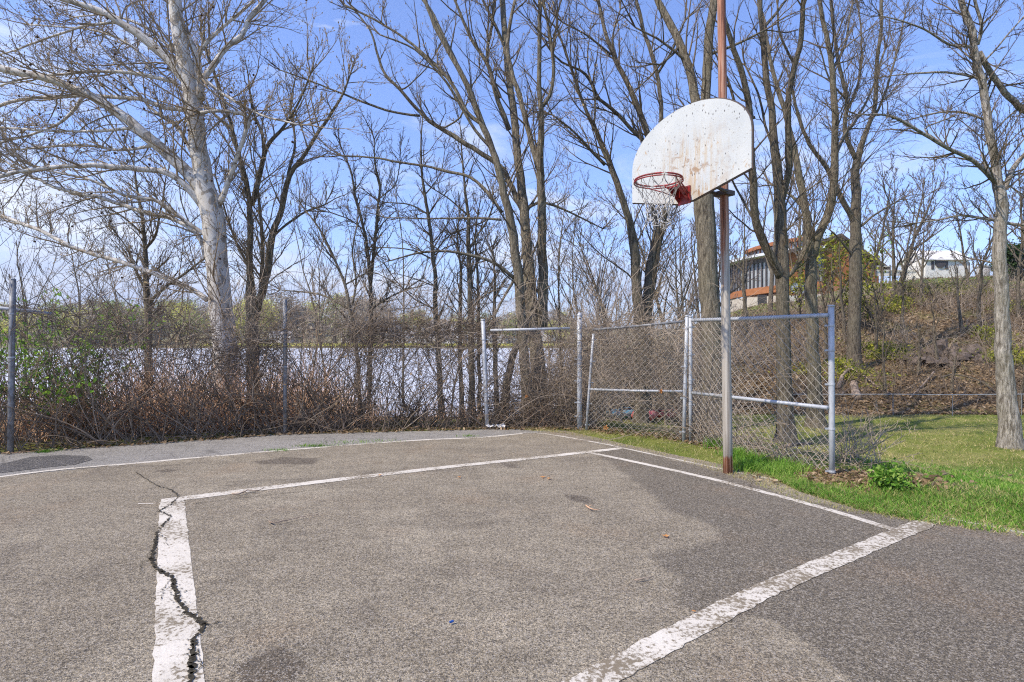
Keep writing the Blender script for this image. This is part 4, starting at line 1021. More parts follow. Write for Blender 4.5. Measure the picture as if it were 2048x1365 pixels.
# procedurally grown trees: young trees by the lake, thicket behind the panels, crowns above the bank
def auto_tree(name, label, cat, px, D, topy, seed, spread=.55, forks=9, base_w=10, group=None, twig=None, bark=None, t0=.25, k=(6, 5, 3), stems=1, zoff=0, lean=0, fan=.5, leaves=None):
    r = np.random.RandomState(seed); x = (px - CX) / F * D; zb_ = gz(x, D); base = np.array([x, D, zb_ + zoff]); ht = H - (topy - CY) / F * D - base[2]
    root = empty(name, base, label, cat, group); rmin = D * .00034
    r0 = base_w / 2 / F * D; st = np.tile(base, (stems, 1)) + r.randn(stems, 3) * (.15 * (stems > 1), .15 * (stems > 1), 0)
    dr = np.array([[lean, 0, 1.0]] * stems) + r.randn(stems, 3) * (.28 * (stems > 1), .28 * (stems > 1), 0)
    a0, b0 = grow(st - (0, 0, .1), dr, np.full(stems, ht) * r.uniform(.8, 1, stems), np.full(stems, r0) / stems ** .4, rmin * 1.5, 12, r, .06, .05)
    a1, b1 = kids(a0, b0, forks, r, spread, 9, rmin * 1.4, ang=(fan * .6, fan * 1.3), upb=.15, t0=t0, rmax=r0 * .6, upd=.06, wiggle=.12, shrink=.6)
    a2, b2 = kids(a1, b1, k[0], r, .5, 8, rmin, ang=(.35, .8), upb=.15, rmax=r0 * .3, upd=.05, wiggle=.12)
    a3, b3 = kids(a2, b2, k[1], r, .48, 6, rmin * .9, ang=(.3, .8), upb=.1, rmax=rmin * 2, upd=.04, wiggle=.15)
    tm = MR(base); tm.tubes(a0, b0, 8); tm.tubes(a1, b1, 6); tm.build("trunk", bark or M_BARK_DARK, root, True)
    cm = MR(base); cm.tubes(a2, b2, 3); cm.tubes(a3, b3, 3)
    if k[2]:
        a4, b4 = kids(a3, b3, k[2], r, .48, 4, rmin * .8, ang=(.3, .8), upb=.1, rmax=rmin * 1.2, wiggle=.18); cm.tubes(a4, b4, 3)
    c = cm.build("crown", twig or M_TWIG, root)
    if leaves:
        m_, n_, sz, fr = leaves; lm = MR(base); ee = a3[r.rand(len(a3)) < fr]
        leaf_cards(lm, np.repeat(ee[:, -1], n_, 0) + r.randn(len(ee) * n_, 3) * sz * 2.2, sz, r); at = lm.n // 4
        lm.build("leaves", m_, c, attr={'shade': ('FLOAT', np.repeat(r.rand(at), 4))})
    return root
def leaf_cards(mb, c, size, r, flat=.0, up=None):
    m = len(c); 
    if m == 0: return
    n = unit(r.randn(m, 3) + np.array([0, 0, flat])); t = unit(np.cross(n, r.randn(m, 3))); b = np.cross(n, t)
    s = (size * r.uniform(.5, 1.3, m))[:, None]
    v = np.stack([c - t * s, c + b * s * .5 + n * s * .15, c + t * s, c - b * s * .5 + n * s * .15], 1)
    i = np.arange(m)[:, None] * 4; mb.add(v.reshape(-1, 3), [np.concatenate([i, i + 1, i + 2, i + 3], 1)])
AT = [("bare tree low over the far left fence post", 60, 20, 420, 60, 9, 1), ("bare tree between the left fence post and the slender lakeside tree", 175, 24, 400, 61, 9, 1),
 ("small bare tree between the sycamore and slender lakeside tree", 385, 22, 430, 62, 7, 2), ("bare tree behind the middle fence post of the lake side", 600, 21, 370, 63, 8, 1),
 ("fine-branched bare tree left of the young V-forked tree", 655, 24, 330, 64, 8, 1), ("bare tree between the V-forked tree and the flat-branched slim trunk", 810, 25, 340, 65, 8, 1),
 ("fine bare sapling tree under the long horizontal limb", 905, 22, 420, 66, 6, 1),
 ("thin bare tree just right of the big grey trunk cluster", 1121, 18, 300, 67, 9, 1), ("bare tree behind the pointed corner post", 1165, 26, 400, 68, 9, 2),
 ("arching bare tree behind the leaning chain-link panel", 1212, 24, 400, 69, 11, 2), ("dense bare tree behind the leaning panel, left of the curved dark trunk", 1250, 30, 430, 70, 11, 2),
 ("straight bare tree below the net of the hoop", 1345, 20, 330, 71, 14, 1), ("bare tree crowding the rough thick trunk from the left", 1375, 27, 380, 72, 11, 2),
 ("bare tree seen between hoop pole and dark forked trunk", 1490, 30, 360, 73, 12, 1), ("bare tree behind the fork of the dark trunk", 1540, 38, 300, 74, 12, 1),
 ("bare tree between the dark and the light grey trunk", 1600, 42, 330, 75, 12, 1), ("fan-shaped bare tree on the bank left of the white shed", 1790, 36, 335, 76, 15, 3),
 ("bare tree behind the gabled end of the curved building", 1735, 48, 330, 77, 12, 2), ("small bare tree overhanging the white shed", 1838, 34, 420, 78, 8, 1),
 ("bare tree on the bank right of the white shed", 1950, 36, 380, 79, 10, 2), ("bare tree past the pale tree on the right lawn", 2046, 30, 330, 80, 12, 2), ("low bare tree left of the round building", 1440, 34, 430, 81, 10, 2), ("spreading bare tree behind the paired fence posts", 1395, 32, 420, 82, 11, 2)]
for lab, px, D_, ty, sd, w_, st_ in AT:
    auto_tree("bare_tree", lab, "tree", px, D_, ty, sd, spread=.5, forks=10, base_w=w_ * (.7 if px < 1150 else .85), bark=M_BARK if px < 1150 else None, stems=st_, t0=.15 if st_ > 1 else .22, fan=.75, k=(5, 4, 3), group="bare trees further back", twig=M_TWIG_FAR if D_ > 23 else M_TWIG)
# thin trunks hidden in the thicket
for i, (px, D_, ty) in enumerate([(1196, 15, 520), (1222, 17, 500), (1243, 14, 560), (1310, 19, 540), (1332, 16, 560), (1362, 18, 520), (1105, 16, 560), (1140, 15, 580)]):
    auto_tree("thicket_sapling", ['thin bare sapling just right of the corner post', 'thin bare sapling behind the left half of the leaning panel', 'thin bare sapling behind the middle of the leaning panel', "thin bare sapling right of the forked grey tree's base", 'thin bare sapling behind the right half of the leaning panel', 'thin bare sapling behind the paired fence posts', 'thin bare sapling between the big grey cluster and the loose rail', 'thin bare sapling just left of the corner post'][i], "sapling", px, D_, ty, 120 + i, spread=.45, forks=7, base_w=6, group="saplings in the grey thicket", twig=M_BRUSHGREY, bark=M_BRUSHGREY, k=(5, 4, 2), t0=.1, fan=.8)
# slim saplings on the bank
for i, (px, D_, ty, lab) in enumerate([(1772, 20.5, 600, "leaning sapling at the foot of the bank beside the log"), (1838, 23, 610, "thin straight sapling in front of the dark rocks"), (1878, 24, 600, "thin sapling at the middle of the rock pile"), (2040, 19.5, 640, "crooked sapling right behind the pale lawn tree"), (1752, 26, 560, "slim sapling beside the tall bank tree"), (1805, 29, 520, "thin trunk high on the bank left of the rock heap"), (1925, 28, 500, "thin trunk high on the bank below the white shed"), (1960, 30, 480, "thin trunk on the bank below the grey tank"), (1690, 28, 470, "thin trunk just left of the tall bank tree"), (1905, 21, 680, "short dark stick sapling below the rock heap"), (1655, 25, 520, "thin trunk on the bank behind the tall end post")]):
    auto_tree("bank_sapling", lab, "sapling", px, D_, ty, 140 + i, spread=.35, forks=6, base_w=8, k=(4, 3, 0), lean=-.08, t0=.4)

# ------------------------------------------------------------------ brambles, thicket, reeds
FENCELINE = np.array([pm - (30, 10, 0), pm, p20, p570, p968, p1160, p1160 + (3, 0, 0)])[:, :2]
def canes(n, xy, L, r, rad, wig, upd, lean=(0, 0, 0), npt=14, zbase=None, dirs=None, clampy=None):
    clampy = FENCELINE if clampy is None and xy[:, 0].mean() < 1.5 else None
    z = ground(xy[:, 0], xy[:, 1]) if zbase is None else zbase
    pos = np.c_[xy, z]; d = r.randn(n, 3) * .45 + np.array([0, 0, 1.0]) + np.array(lean)
    if dirs is not None: d = dirs
    M_ = n; pts = np.empty((M_, npt, 3)); pts[:, 0] = pos; d = unit(d); st = (L / (npt - 1))[:, None]
    cur = r.randn(n, 3) * wig * .8
    for i in range(1, npt):
        d = unit(d + cur + r.randn(M_, 3) * wig + np.array([0, 0, upd])); pts[:, i] = pts[:, i - 1] + d * st
    if clampy is not None: pts[..., 1] = np.maximum(pts[..., 1], np.interp(pts[..., 0], clampy[:, 0], clampy[:, 1]) - .07)
    g_ = ground(pts[..., 0].ravel(), pts[..., 1].ravel()).reshape(M_, npt) + .01
    pts[..., 2] = np.maximum(pts[..., 2], g_)
    t = np.linspace(0, 1, npt)[None]
    return pts, (rad * r.uniform(.5, 1.3, n))[:, None] * (1 - .65 * t)
def along(l, n, r, off0, off1, dens=None):
    l = np.array(l)[:, :2]; seg = np.linalg.norm(np.diff(l, axis=0), axis=1); c = np.concatenate([[0], np.cumsum(seg)]); s = r.rand(n) * c[-1]
    if dens is not None: s = dens(r, n) * c[-1]
    x = np.interp(s, c, l[:, 0]); y = np.interp(s, c, l[:, 1]); return np.c_[x, y + r.uniform(off0, off1, n)]
r = np.random.RandomState(77); LF = [pm, p20, p570, p968]
bramb = MR((0, 0, 0))
n = 430; xy = along([p20 + (p20 - p570) * .5, p20, p570, p570 * .8 + p968 * .2], n, r, -.02, 1.6); a, b = canes(n, xy, r.uniform(1.4, 3.4, n), r, .0075, .05, -.035, (-.32, 0, 0)); bramb.tubes(a, b, 4)
a2_, b2_ = kids(a, b, 2, r, .32, 6, .0025, upb=.1, rmax=.004, wiggle=.22); bramb.tubes(a2_, b2_, 3)
n = 280; xy = along([p570 * .9 + p20 * .1, p968], n, r, -.02, 1.2); a, b = canes(n, xy, r.uniform(.8, 2.8, n), r, .007, .08, -.045, (.0, 0, 0)); bramb.tubes(a, b, 4)
a2_, b2_ = kids(a, b, 2, r, .3, 6, .0025, upb=.1, rmax=.004, wiggle=.25); bramb.tubes(a2_, b2_, 3)
# tangle hung in the mesh
for n, seg_, z0_, z1_ in ((620, [p20, p570], 1.1, 2.0), (800, [p570 * .85 + p20 * .15, p968], 1.2, 1.88), (260, [p968, p1160], .2, 1.7)):
    xy = along(seg_, n * 2, r, -.06, .35); z = r.uniform(z0_, z1_, n * 2); kq = fbm(xy[:, 0] * 1.2 + 9, z * 1.6 + 4, 3); kq = np.argsort(-kq - .12 * r.randn(n * 2))[:int(n * .85)]; xy = xy[kq]; z = z[kq]; n = len(z); a, b = canes(n, xy, r.uniform(.4, 1.3, n), r, .0042, .22, -.01, npt=12, zbase=z, dirs=r.randn(n, 3) * (1, .35, .6)); b = b * 1.25; bramb.tubes(a, b, 3)
n = 420; xy = along([p968, p1160], n, r, 0.02, 1.3); a, b = canes(n, xy, r.uniform(.5, 1.9, n), r, .005, .09, -.05); bramb.tubes(a, b, 4)
vm = MR((0, 0, 0))
for n, seg_, z0_, z1_ in ((110, [p20, p570], 1.2, 2.15), (190, [p570 * .9 + p20 * .1, p968], 1.2, 2.05), (190, [p968, p1160], .3, 1.95), (110, [p1160, pL, pR1], 1.3, 1.95)):
    xy = along(seg_, n, r, -.04, .5); a, b = canes(n, xy, r.uniform(.6, 2.0, n), r, .0042, .13, -.015, npt=14, zbase=r.uniform(z0_, z1_, n), dirs=r.randn(n, 3) * (1, .3, .8)); vm.tubes(a, b, 3); a2_, b2_ = kids(a, b, 3, r, .25, 5, .0025, upb=.1, rmax=.003, wiggle=.25); vm.tubes(a2_, b2_, 3)
n = 80; xy = along([p20, p570, p968, p1160], n, r, .05, .8); a, b = canes(n, xy, r.uniform(1.8, 3.0, n), r, .006, .05, -.01, (-.1, 0, 0)); vm.tubes(a, b, 4); a2_, b2_ = kids(a, b, 4, r, .3, 6, .003, upb=.15, rmax=.004, wiggle=.15, t0=.4); vm.tubes(a2_, b2_, 3)
tag(vm.build("vines", M_BRUSHGREY), "grey-tan leafless vines climbing over the top of the lakeside fence", "vines", kind='stuff')
tag(bramb.build("brambles", M_BRUSH), "dark tangled bramble canes growing through the lakeside fence", "brambles", kind='stuff')
gm = MR((0, 0, 0))
PAN = [p1160, (pL + pR1) / 2, pR1, pR2 * .6 + pE * .4]
n = 800; xy = along(PAN, n, r, .25, 2.6); tt_ = CX + F * xy[:, 0] / xy[:, 1]; xy = xy[~((tt_ > 1195) & (tt_ < 1362))]; n = len(xy); a, b = canes(n, xy, r.uniform(.6, 2.6, n), r, .006, .08, -.03); gm.tubes(a, b, 4)
a2_, b2_ = kids(a, b, 4, r, .3, 6, .003, upb=.1, rmax=.004, wiggle=.22); gm.tubes(a2_, b2_, 3)
n = 700; xy = along([p1160, pR1], n, r, .03, .4); a, b = canes(n, xy, r.uniform(.4, 1.3, n), r, .004, .2, -.01, npt=12, zbase=r.uniform(.85, 1.85, n), dirs=r.randn(n, 3) * (1, .35, .6)); gm.tubes(a, b, 3)
n = 420; xy = along([pR2, pE], n, r, .05, .9); a, b = canes(n, xy, r.uniform(.3, .95, n), r, .005, .14, -.05); gm.tubes(a, b, 3)
n = 2600; xy = np.c_[r.uniform(0.8, 8.5, n), r.uniform(14.5, 27, n)]; tt_ = CX + F * xy[:, 0] / xy[:, 1]; ok_ = (xy[:, 0] / xy[:, 1] < .34) & (xy[:, 0] / xy[:, 1] > .09) & ~((tt_ > 1215) & (tt_ < 1352) & (xy[:, 1] < 18.6)); xy = xy[ok_]; n = len(xy)
a, b = canes(n, xy, r.uniform(1.2, 3.6, n), r, .011, .07, -.01); gm.tubes(a, b, 3); a2_, b2_ = kids(a, b, 4, r, .35, 5, .006, upb=.1, rmax=.008, wiggle=.2); gm.tubes(a2_, b2_, 3)
tag(gm.build("thicket", M_BRUSHGREY), "grey leafless undergrowth behind the chain-link panels", "undergrowth", kind='stuff')
nl = 260; xy = np.concatenate([along([p20, p570], 60, r, -.08, .2), along([p570 * .8 + p20 * .2, p968], 150, r, -.08, .2), along([p968, p1160, pL, pR1], 50, r, -.08, .2)]); mb = MB(); zl_ = r.beta(3, 2, nl) * 1.9 + .05
leaf_cards(mb, np.c_[xy, zl_], .032, r, .2); tag(mb.build("caught_leaves", M_LITTER, attr={'shade': ('FLOAT', np.repeat(.4 + .6 * r.rand(nl), 4))}), "brown dead leaves caught among the brambles on the fence", "dead leaves", kind='stuff')
rm = MR((0, 0, 0))
n = 5600; xy = along([p20 + (p20 - p570) * .6, p20, p570 * .6 + p20 * .4, p570], n, r, .9, 6.5); a, b = canes(n, xy, (.25 + 1.3 * fbm(xy[:, 0] * .8, xy[:, 1] * .8) ** 1.5) * r.uniform(.5, 1.9, n), r, .008, .06, -.02, (.1, 0, 0), npt=6); rm.tubes(a, b, 3)
n = 900; xy = along([p570, p968, p1160], n, r, .15, 2.5); a, b = canes(n, xy, r.uniform(.15, .5, n), r, .005, .08, -.02, npt=5); rm.tubes(a, b, 3)
tag(rm.build("dry_stems", M_REED), "brown dry weed stems behind the lakeside brambles", "dry weeds", kind='stuff')

def shrub(name, label, base, n, hgt, mat, seed, spread=.6, leaves=None, rad=.008, group=None, cat="shrub"):
    r = np.random.RandomState(seed); base = np.array([base[0], base[1], gz(base[0], base[1])]); root = empty(name, base, label, cat, group)
    xy = base[None, :2] + r.randn(n, 2) * .08; a, b = canes(n, xy, r.uniform(.6, 1.15, n) * hgt, r, rad, .06, 0, npt=10, dirs=np.c_[r.randn(n, 2) * spread, np.ones(n)])
    a2, b2 = kids(a, b, 5, r, .35, 6, rad * .45, upb=.1, rmax=rad * .7, wiggle=.2); a3, b3 = kids(a2, b2, 3, r, .4, 4, rad * .4, wiggle=.25)
    mb = MR(base); mb.tubes(a, b, 5); mb.tubes(a2, b2, 3); mb.tubes(a3, b3, 3); s = mb.build("stems", mat, root)
    if leaves:
        m_, n_, sz, fr = leaves; lm = MR(base); ee = np.concatenate([a3[:, -1], a2[:, -1], a2[:, 3]]); ee = ee[r.rand(len(ee)) < fr]
        leaf_cards(lm, np.repeat(ee, n_, 0) + r.randn(len(ee) * n_, 3) * sz * 1.5, sz, r)
        lm.build("leaves", m_, root, attr={'shade': ('FLOAT', np.repeat(r.rand(lm.n // 4), 4))})
    return root
shrub("shrub", "many-stemmed dark shrub at the fence left of the middle post", G(345, 868) * (1, 1, 0) + (0, .3, 0), 26, 2.0, M_BRUSH, 201)
shrub("shrub", "arching dark shrub against the fence near the left fence post", G(150, 885) + (0, .3, 0), 24, 1.9, M_BRUSH, 202, .7)
shrub("shrub", "dark shrub in front of the pale sycamore trunk", G(455, 866) + (0, .5, 0), 26, 2.1, M_BRUSH, 203)
shrub("shrub", "bushy many-stemmed shrub at the foot of the thin bent tree", G(690, 860) + (0, .35, 0), 30, 1.8, M_BRUSH, 204, .5)
shrub("shrub", "low shrub between the two slim lakeside trunks and the fence", G(820, 858) + (0, .4, 0), 18, 1.2, M_BRUSH, 205)
shrub("leafy_shrub", "shrub with fresh green leaves climbing the left fence post", G(60, 890) + (0, .5, 0), 20, 2.1, M_BRUSH, 206, .35, (M_LEAFNEW, 6, .042, .8))
shrub("shrub", "scraggly leafless bramble bush right of the tall end post", G(1745, 935) + (.0, .35, 0), 22, .85, M_BRUSHGREY, 207, 1.0, rad=.006)
shrub("shrub", "low brown bramble bush behind the tall end post", G(1690, 925) + (.2, .5, 0), 16, .8, M_BRUSHGREY, 208, 1.0, rad=.005)
shrub("shrub", "wiry bramble arching over the lawn edge beyond the bush", G(1800, 930) + (.2, .9, 0), 10, 1.1, M_BRUSHGREY, 209, 1.1, rad=.006)
shrub("leafy_plant", "small glossy green plant among dead leaves near the end post", G(1788, 975), 9, .22, M_LEAFNEW, 210, .9, (M_GRASS, 4, .028, 1.0), rad=.003, cat="plant")

# ------------------------------------------------------------------ grass and litter
def blades(name, xy, hgt, wid, mat, r, lean=.45, label=None, z=None):
    n = len(xy); z = ground(xy[:, 0], xy[:, 1]) if z is None else np.full(n, z); b = np.c_[xy, z - .005]
    az = r.rand(n) * 2 * math.pi; s = np.c_[np.cos(az), np.sin(az), np.zeros(n)]; w = (wid * r.uniform(.6, 1.3, n))[:, None]
    h = hgt * r.uniform(.4, 1.3, n); ln = r.randn(n, 2) * lean * h[:, None]
    mid = b + np.c_[ln * .35, h * .6]; tip = b + np.c_[ln, h]
    v = np.stack([b - s * w, b + s * w, mid + s * w * .7, mid - s * w * .7, tip], 1).reshape(-1, 3); i = np.arange(n)[:, None] * 5
    mb = MB(); mb.add(v, [np.concatenate([i, i + 1, i + 2, i + 3], 1), np.concatenate([i + 3, i + 2, i + 4], 1)])
    sh = np.clip(r.rand(n) * .8 + (fbm(xy[:, 0] * 1.7, xy[:, 1] * 1.7) - .35), 0, 1)
    o = mb.build(name, mat, attr={'shade': ('FLOAT', np.repeat(sh, 5))})
    return tag(o, label, "grass", kind='stuff')
r = np.random.RandomState(99)
def strip_pts(n, edge, inner, r):
    """random points between two polylines given as ground points"""
    e = np.array(edge)[:, :2]; f = np.array(inner)[:, :2]; u = r.rand(n) * (len(e) - 1); i = u.astype(int); w = (u - i)[:, None]
    a = e[i] * (1 - w) + e[i + 1] * w; b = f[i] * (1 - w) + f[i + 1] * w; t = r.rand(n)[:, None] ; return a * (1 - t) + b * t
edge = [G(x, y) for x, y in [(1050, 861), (1130, 868), (1250, 895), (1340, 917), (1450, 950), (1520, 974), (1600, 1006), (1720, 1030), (1850, 1050), (2048, 1078), (2300, 1112)]]
fence = [G(x, y) for x, y in [(1050, 856), (1130, 856), (1250, 866), (1340, 876), (1450, 892), (1520, 905), (1600, 925), (1720, 960), (1850, 985), (2048, 1010), (2300, 1040)]]
p = strip_pts(16000, edge, fence, r); nn = fbm(p[:, 0] * 2.3, p[:, 1] * 2.3)
blades("verge_grass", p[nn < .62][:11000], .035, .0035, M_GRASSDRY, r, .9, "short yellowish grass on the verge between court and fence panels")
edge2 = [G(x, y) for x, y in [(1540, 955), (1600, 985), (1720, 1022), (1850, 1047), (2048, 1075), (2300, 1110)]]
fence2 = [G(x, y) for x, y in [(1530, 940), (1600, 962), (1720, 995), (1850, 1005), (2048, 985), (2300, 980)]]
p = strip_pts(26000, edge2, fence2, r)
p2 = np.concatenate([c + r.randn(500, 2) * s for c, s in [(G(1490, 940)[:2], .10), (G(1515, 930)[:2] + (0, .1), .09), (G(1560, 950)[:2], .10), (G(1590, 945)[:2] + (0, .15), .12), (G(1470, 915)[:2], .08), (G(1436, 895)[:2], .08)]])
blades("lush_tufts", p2, .13, .004, M_GRASS, r, .55, "bright green grass tufts at the foot of the wide chain-link panel")
X_ = r.uniform(3.2, 14, 190000); Y_ = r.uniform(3.8, 12.5, 190000); dn = np.exp(-(Y_ - 4) / 4.5)
k_ = (sdf(X_, Y_, COURT) > .05) & (r.rand(len(X_)) < dn) & (X_ / Y_ < 1.05) & (X_ / Y_ > .58)
q_ = np.c_[X_, Y_][k_]; ll = np.interp(q_[:, 0], [2, 5, 8, 14], [4.0, 8.2, 10.6, 11.4]); q_ = q_[q_[:, 1] < ll + .4 * r.randn(len(q_))]
nn = fbm(q_[:, 0] * 1.1, q_[:, 1] * 1.1)
kk = r.rand(len(q_)) < np.clip((nn - .30) * 5, .25, .97)
blades("lawn_grass", np.concatenate([q_[kk], p[:8500]]), .055, .0042, M_GRASS, r, .6, "bright green lawn grass at the right of the court")
blades("dry_lawn_grass", np.concatenate([q_[~kk], p[8500:16500]]), .04, .004, M_GRASSDRY, r, .9, "straw-coloured thatch patches in the right lawn")
X_ = r.uniform(1, 16, 30000); Y_ = r.uniform(9, 18.6, 30000); k_ = (X_ / Y_ > .1) & (X_ / Y_ < 1) & (X_ > 2.6)
blades("thin_grass", np.c_[X_, Y_][k_], .05, .008, M_GRASSDRY, r, .8, "thin yellow-green grass between the panels and the bank")
# weeds in the seam of the court
tp_ = [(630, 893, 60, .12), (940, 873, 20, .08), (430, 871, 40, .1), (465, 870, 30, .08), (98, 902, 40, .1), (85, 905, 40, .08), (560, 902, 30, .1), (700, 886, 25, .2), (760, 883, 20, .2)]
p = np.concatenate([G(a, b)[:2] + r.randn(n_ * 3, 2) * (s, s * .35) for a, b, n_, s in tp_])
blades("seam_weeds", p, .035, .004, M_GRASS, r, .8, "small green weeds in the seam beside the sideline", z=.004)
def litter(name, xy, size, mat, r, label, z=None, lift=.02):
    n = len(xy); z = ground(xy[:, 0], xy[:, 1]) if z is None else z; c = np.c_[xy, z + r.rand(n) * lift + size * .25]
    mb = MB(); leaf_cards(mb, c, size, r, flat=1.6); return tag(mb.build(name, mat, attr={'shade': ('FLOAT', np.repeat(r.rand(n), 4))}), label, "dead leaves", kind='stuff')
p = np.concatenate([along([p20, p570, p968, p1160], 2200, r, -.12, .5), along([p1160, pR1, pE], 900, r, -.1, .5), G(1730, 960)[:2] + r.randn(700, 2) * (.45, .16), G(1690, 950)[:2] + r.randn(250, 2) * (.2, .12)])
litter("leaf_litter", p, .035, M_LITTER, r, "brown dead leaves gathered along the foot of the fences", z=.0)
X_ = r.uniform(4, 42, 60000); Y_ = 18.7 + 24 * r.rand(60000) ** 1.5; t_ = X_ / Y_; k_ = (t_ > .30) & (t_ < 1.0)
litter("bank_leaves", np.c_[X_, Y_][k_], .085, M_LITTER, r, "brown dead leaves covering the steep bank on the right", lift=.04)
# brush, ivy patches on the bank
bm = MR((0, 0, 0)); n = 2600; X_ = r.uniform(5, 42, n * 3); Y_ = r.uniform(20, 42, n * 3); t_ = X_ / Y_; nn = fbm(X_ * .3, Y_ * .3); k_ = (t_ > .36) & (t_ < 1.0) & (nn > .42) & (Y_ > 25 + 0 * X_) & (Y_ < 38.5)
xy = np.c_[X_, Y_][k_]; n = len(xy); a, b = canes(n, xy, r.uniform(.6, 2.2, n), r, .012, .1, -.04, npt=10); bm.tubes(a, b, 3); a2_, b2_ = kids(a, b, 4, r, .4, 5, .006, upb=.1, rmax=.008); bm.tubes(a2_, b2_, 3)
bd = MR((0, 0, 0)); n = 2600; X_ = r.uniform(5, 42, n * 3); Y_ = r.uniform(19.5, 37, n * 3); t_ = X_ / Y_; nn = fbm(X_ * .45 + 7, Y_ * .45); k_ = (t_ > .34) & (t_ < 1.0) & (nn > .47)
xy = np.c_[X_, Y_][k_][:1500]; n = len(xy); a, b = canes(n, xy, r.uniform(.5, 1.9, n), r, .013, .12, -.07, npt=10); bd.tubes(a, b, 3); a2_, b2_ = kids(a, b, 4, r, .4, 5, .007, upb=.1, rmax=.009); bd.tubes(a2_, b2_, 3)
tag(bd.build("dark_scrub", M_BRUSH), "dark bent canes and sticks tangled over the leafy bank", "undergrowth", kind='stuff')
tag(bm.build("bank_brush", M_BRUSHGREY), "leafless scrub spread over the upper bank", "undergrowth", kind='stuff')
def clumps(name, cs, n, size, mat, r, label, cat, flat=.3, sink=True):
    pts = []
    for (x, y, h, sx, sy, sz, w) in cs:
        k = int(n * w); q = r.randn(k, 3) * (sx, sy, sz) + (x, y, 0); q[:, 2] = np.maximum(ground(q[:, 0], q[:, 1]) + .03, ground(np.full(k, x), np.full(k, y)) + h + q[:, 2]) ; pts.append(q)
    mb = MB(); leaf_cards(mb, np.concatenate(pts), size, r, flat); return tag(mb.build(name, mat, attr={'shade': ('FLOAT', np.repeat(r.rand(mb.n // 4), 4))}), label, cat, kind='stuff')
def hp(px, D_): return (px - CX) / F * D_, D_
cs = []
for px, D_, h, sx, sz, w in [(1780, 33, .3, 1.4, .3, 1), (1850, 36, .3, 1.6, .25, 1), (1940, 36, .3, 1.8, .3, 1.3), (2030, 33, .2, 1.5, .35, 1), (1960, 27, .4, .9, .3, .8), (1985, 25, .3, .8, .25, .8), (1770, 26, .3, 1.0, .25, .8), (1900, 38, .1, 2.2, .1, 1), (1820, 38, .2, 1.5, .2, 1), (2050, 24, .3, .8, .3, .8), (1720, 27, .2, 1.0, .3, .7), (1740, 22.5, .05, .8, .05, .3), (1690, 24, .3, .7, .3, .7), (1640, 24, .1, 1., .15, .5), (1900, 38, .25, 1.6, .2, 1), (1840, 38, .3, 1.6, .2, 1)]:
    x, y = hp(px, D_)
    for q in range(5): cs.append((x + r.randn() * sx * .8, y + r.randn() * .8, h * r.uniform(.3, 1.5), sx * .35, .4, sz * .5, w * .2))
clumps("bank_greenery", cs, 1100, .075, M_LEAFYEL, r, "patches of yellow-green spring growth over the bank", "undergrowth")
#@@PART3
# ------------------------------------------------------------------ things on the bank and lawn
def rock(name, label, px, py, D_, size, seed):
    r = np.random.RandomState(seed); x = (px - CX) / F * D_; base = np.array([x, D_, gz(x, D_)])
    nu, nv = 10, 7; mb = MR(base); th = np.linspace(0, math.pi, nv); v = []
    offs = r.randn(3, 3)
    for t in th:
        for k in range(nu):
            a = k * 2 * math.pi / nu; d_ = np.array([math.sin(t) * math.cos(a), math.sin(t) * math.sin(a), math.cos(t)])
            s = 1 + .13 * r.randn() * (0 < t < 3.1) + .22 * math.sin(d_ @ offs[0] * 2.6) + .16 * math.sin(d_ @ offs[1] * 4) - .22 * max(0, d_ @ unit(offs[2]) - .3)
            v.append(base + d_ * s * np.array(size) * (1, 1, 1.2) / 2 + (0, 0, size[2] * .35))
    i = np.arange(nu * nv).reshape(nv, nu); q = np.stack([i[:-1], i[1:], np.roll(i, -1, 1)[1:], np.roll(i, -1, 1)[:-1]], -1).reshape(-1, 4); mb.add(v, [q])
    o = mb.build(name, M_ROCK); o.location = tuple(base); return tag(o, label, "rock", "rocks heaped on the bank")
RK = [("flat dark rock at the left end of the rock heap", 1815, 25, (.9, .6, .45)), ("squarish rock, second from the left in the heap", 1833, 24.4, (.6, .5, .4)), ("small dark rock behind the thin straight sapling", 1852, 25.3, (.7, .6, .5)),
 ("tallest dark rock in the middle of the heap", 1879, 25.5, (1.0, .8, .85)), ("pale grey rock beside the tallest rock", 1903, 25.2, (.7, .6, .65)), ("low broad rock in front of the tallest rock", 1868, 24.2, (1.3, .8, .4)), ("dark hump-backed rock at the right of the heap", 1938, 25.5, (.9, .7, .6)),
 ("low pinkish rock below the hump-backed rock", 1922, 24.4, (.9, .6, .35)), ("small rock at the right end of the heap", 1958, 24.6, (.5, .5, .4)), ("wide flat rock below the pale grey rock", 1898, 23.9, (.9, .6, .3))]
for i, (l, px, D_, s) in enumerate(RK): rock("bank_rock", l, px, 0, D_, s, 300 + i)
def log_(name, label, pts, rad, cat="fallen branch", mat=None, k=9):
    P_ = []
    for px, D_, h in pts: x = (px - CX) / F * D_; P_.append([x, D_, gz(x, D_) + h])
    q = catmull(np.c_[np.array(P_), np.linspace(rad[0], rad[1], len(P_))], .15); base = q[0, :3].copy(); mb = MR(base); rr_ = np.random.RandomState(len(label))
    mb.tube(q[:, :3] + rr_.randn(len(q), 3) * rad[1] * .12, q[:, 3] * (1 + .025 * rr_.randn(len(q))), k)
    o = mb.build(name, mat or M_LOG, smooth=True); o.location = tuple(base); return tag(o, label, cat)
log_("fallen_log", "short thick barkless log lying on the bank below the tall tree", [(1713, 20.2, .12), (1710, 20.8, .22), (1706, 21.5, .3)], (.15, .13), "log")
log_("fallen_branch", "long thin pale branch lying right of the short log", [(1690, 23.2, .4), (1722, 22.6, .25), (1750, 21.6, .12), (1785, 20.6, .08)], (.05, .025))
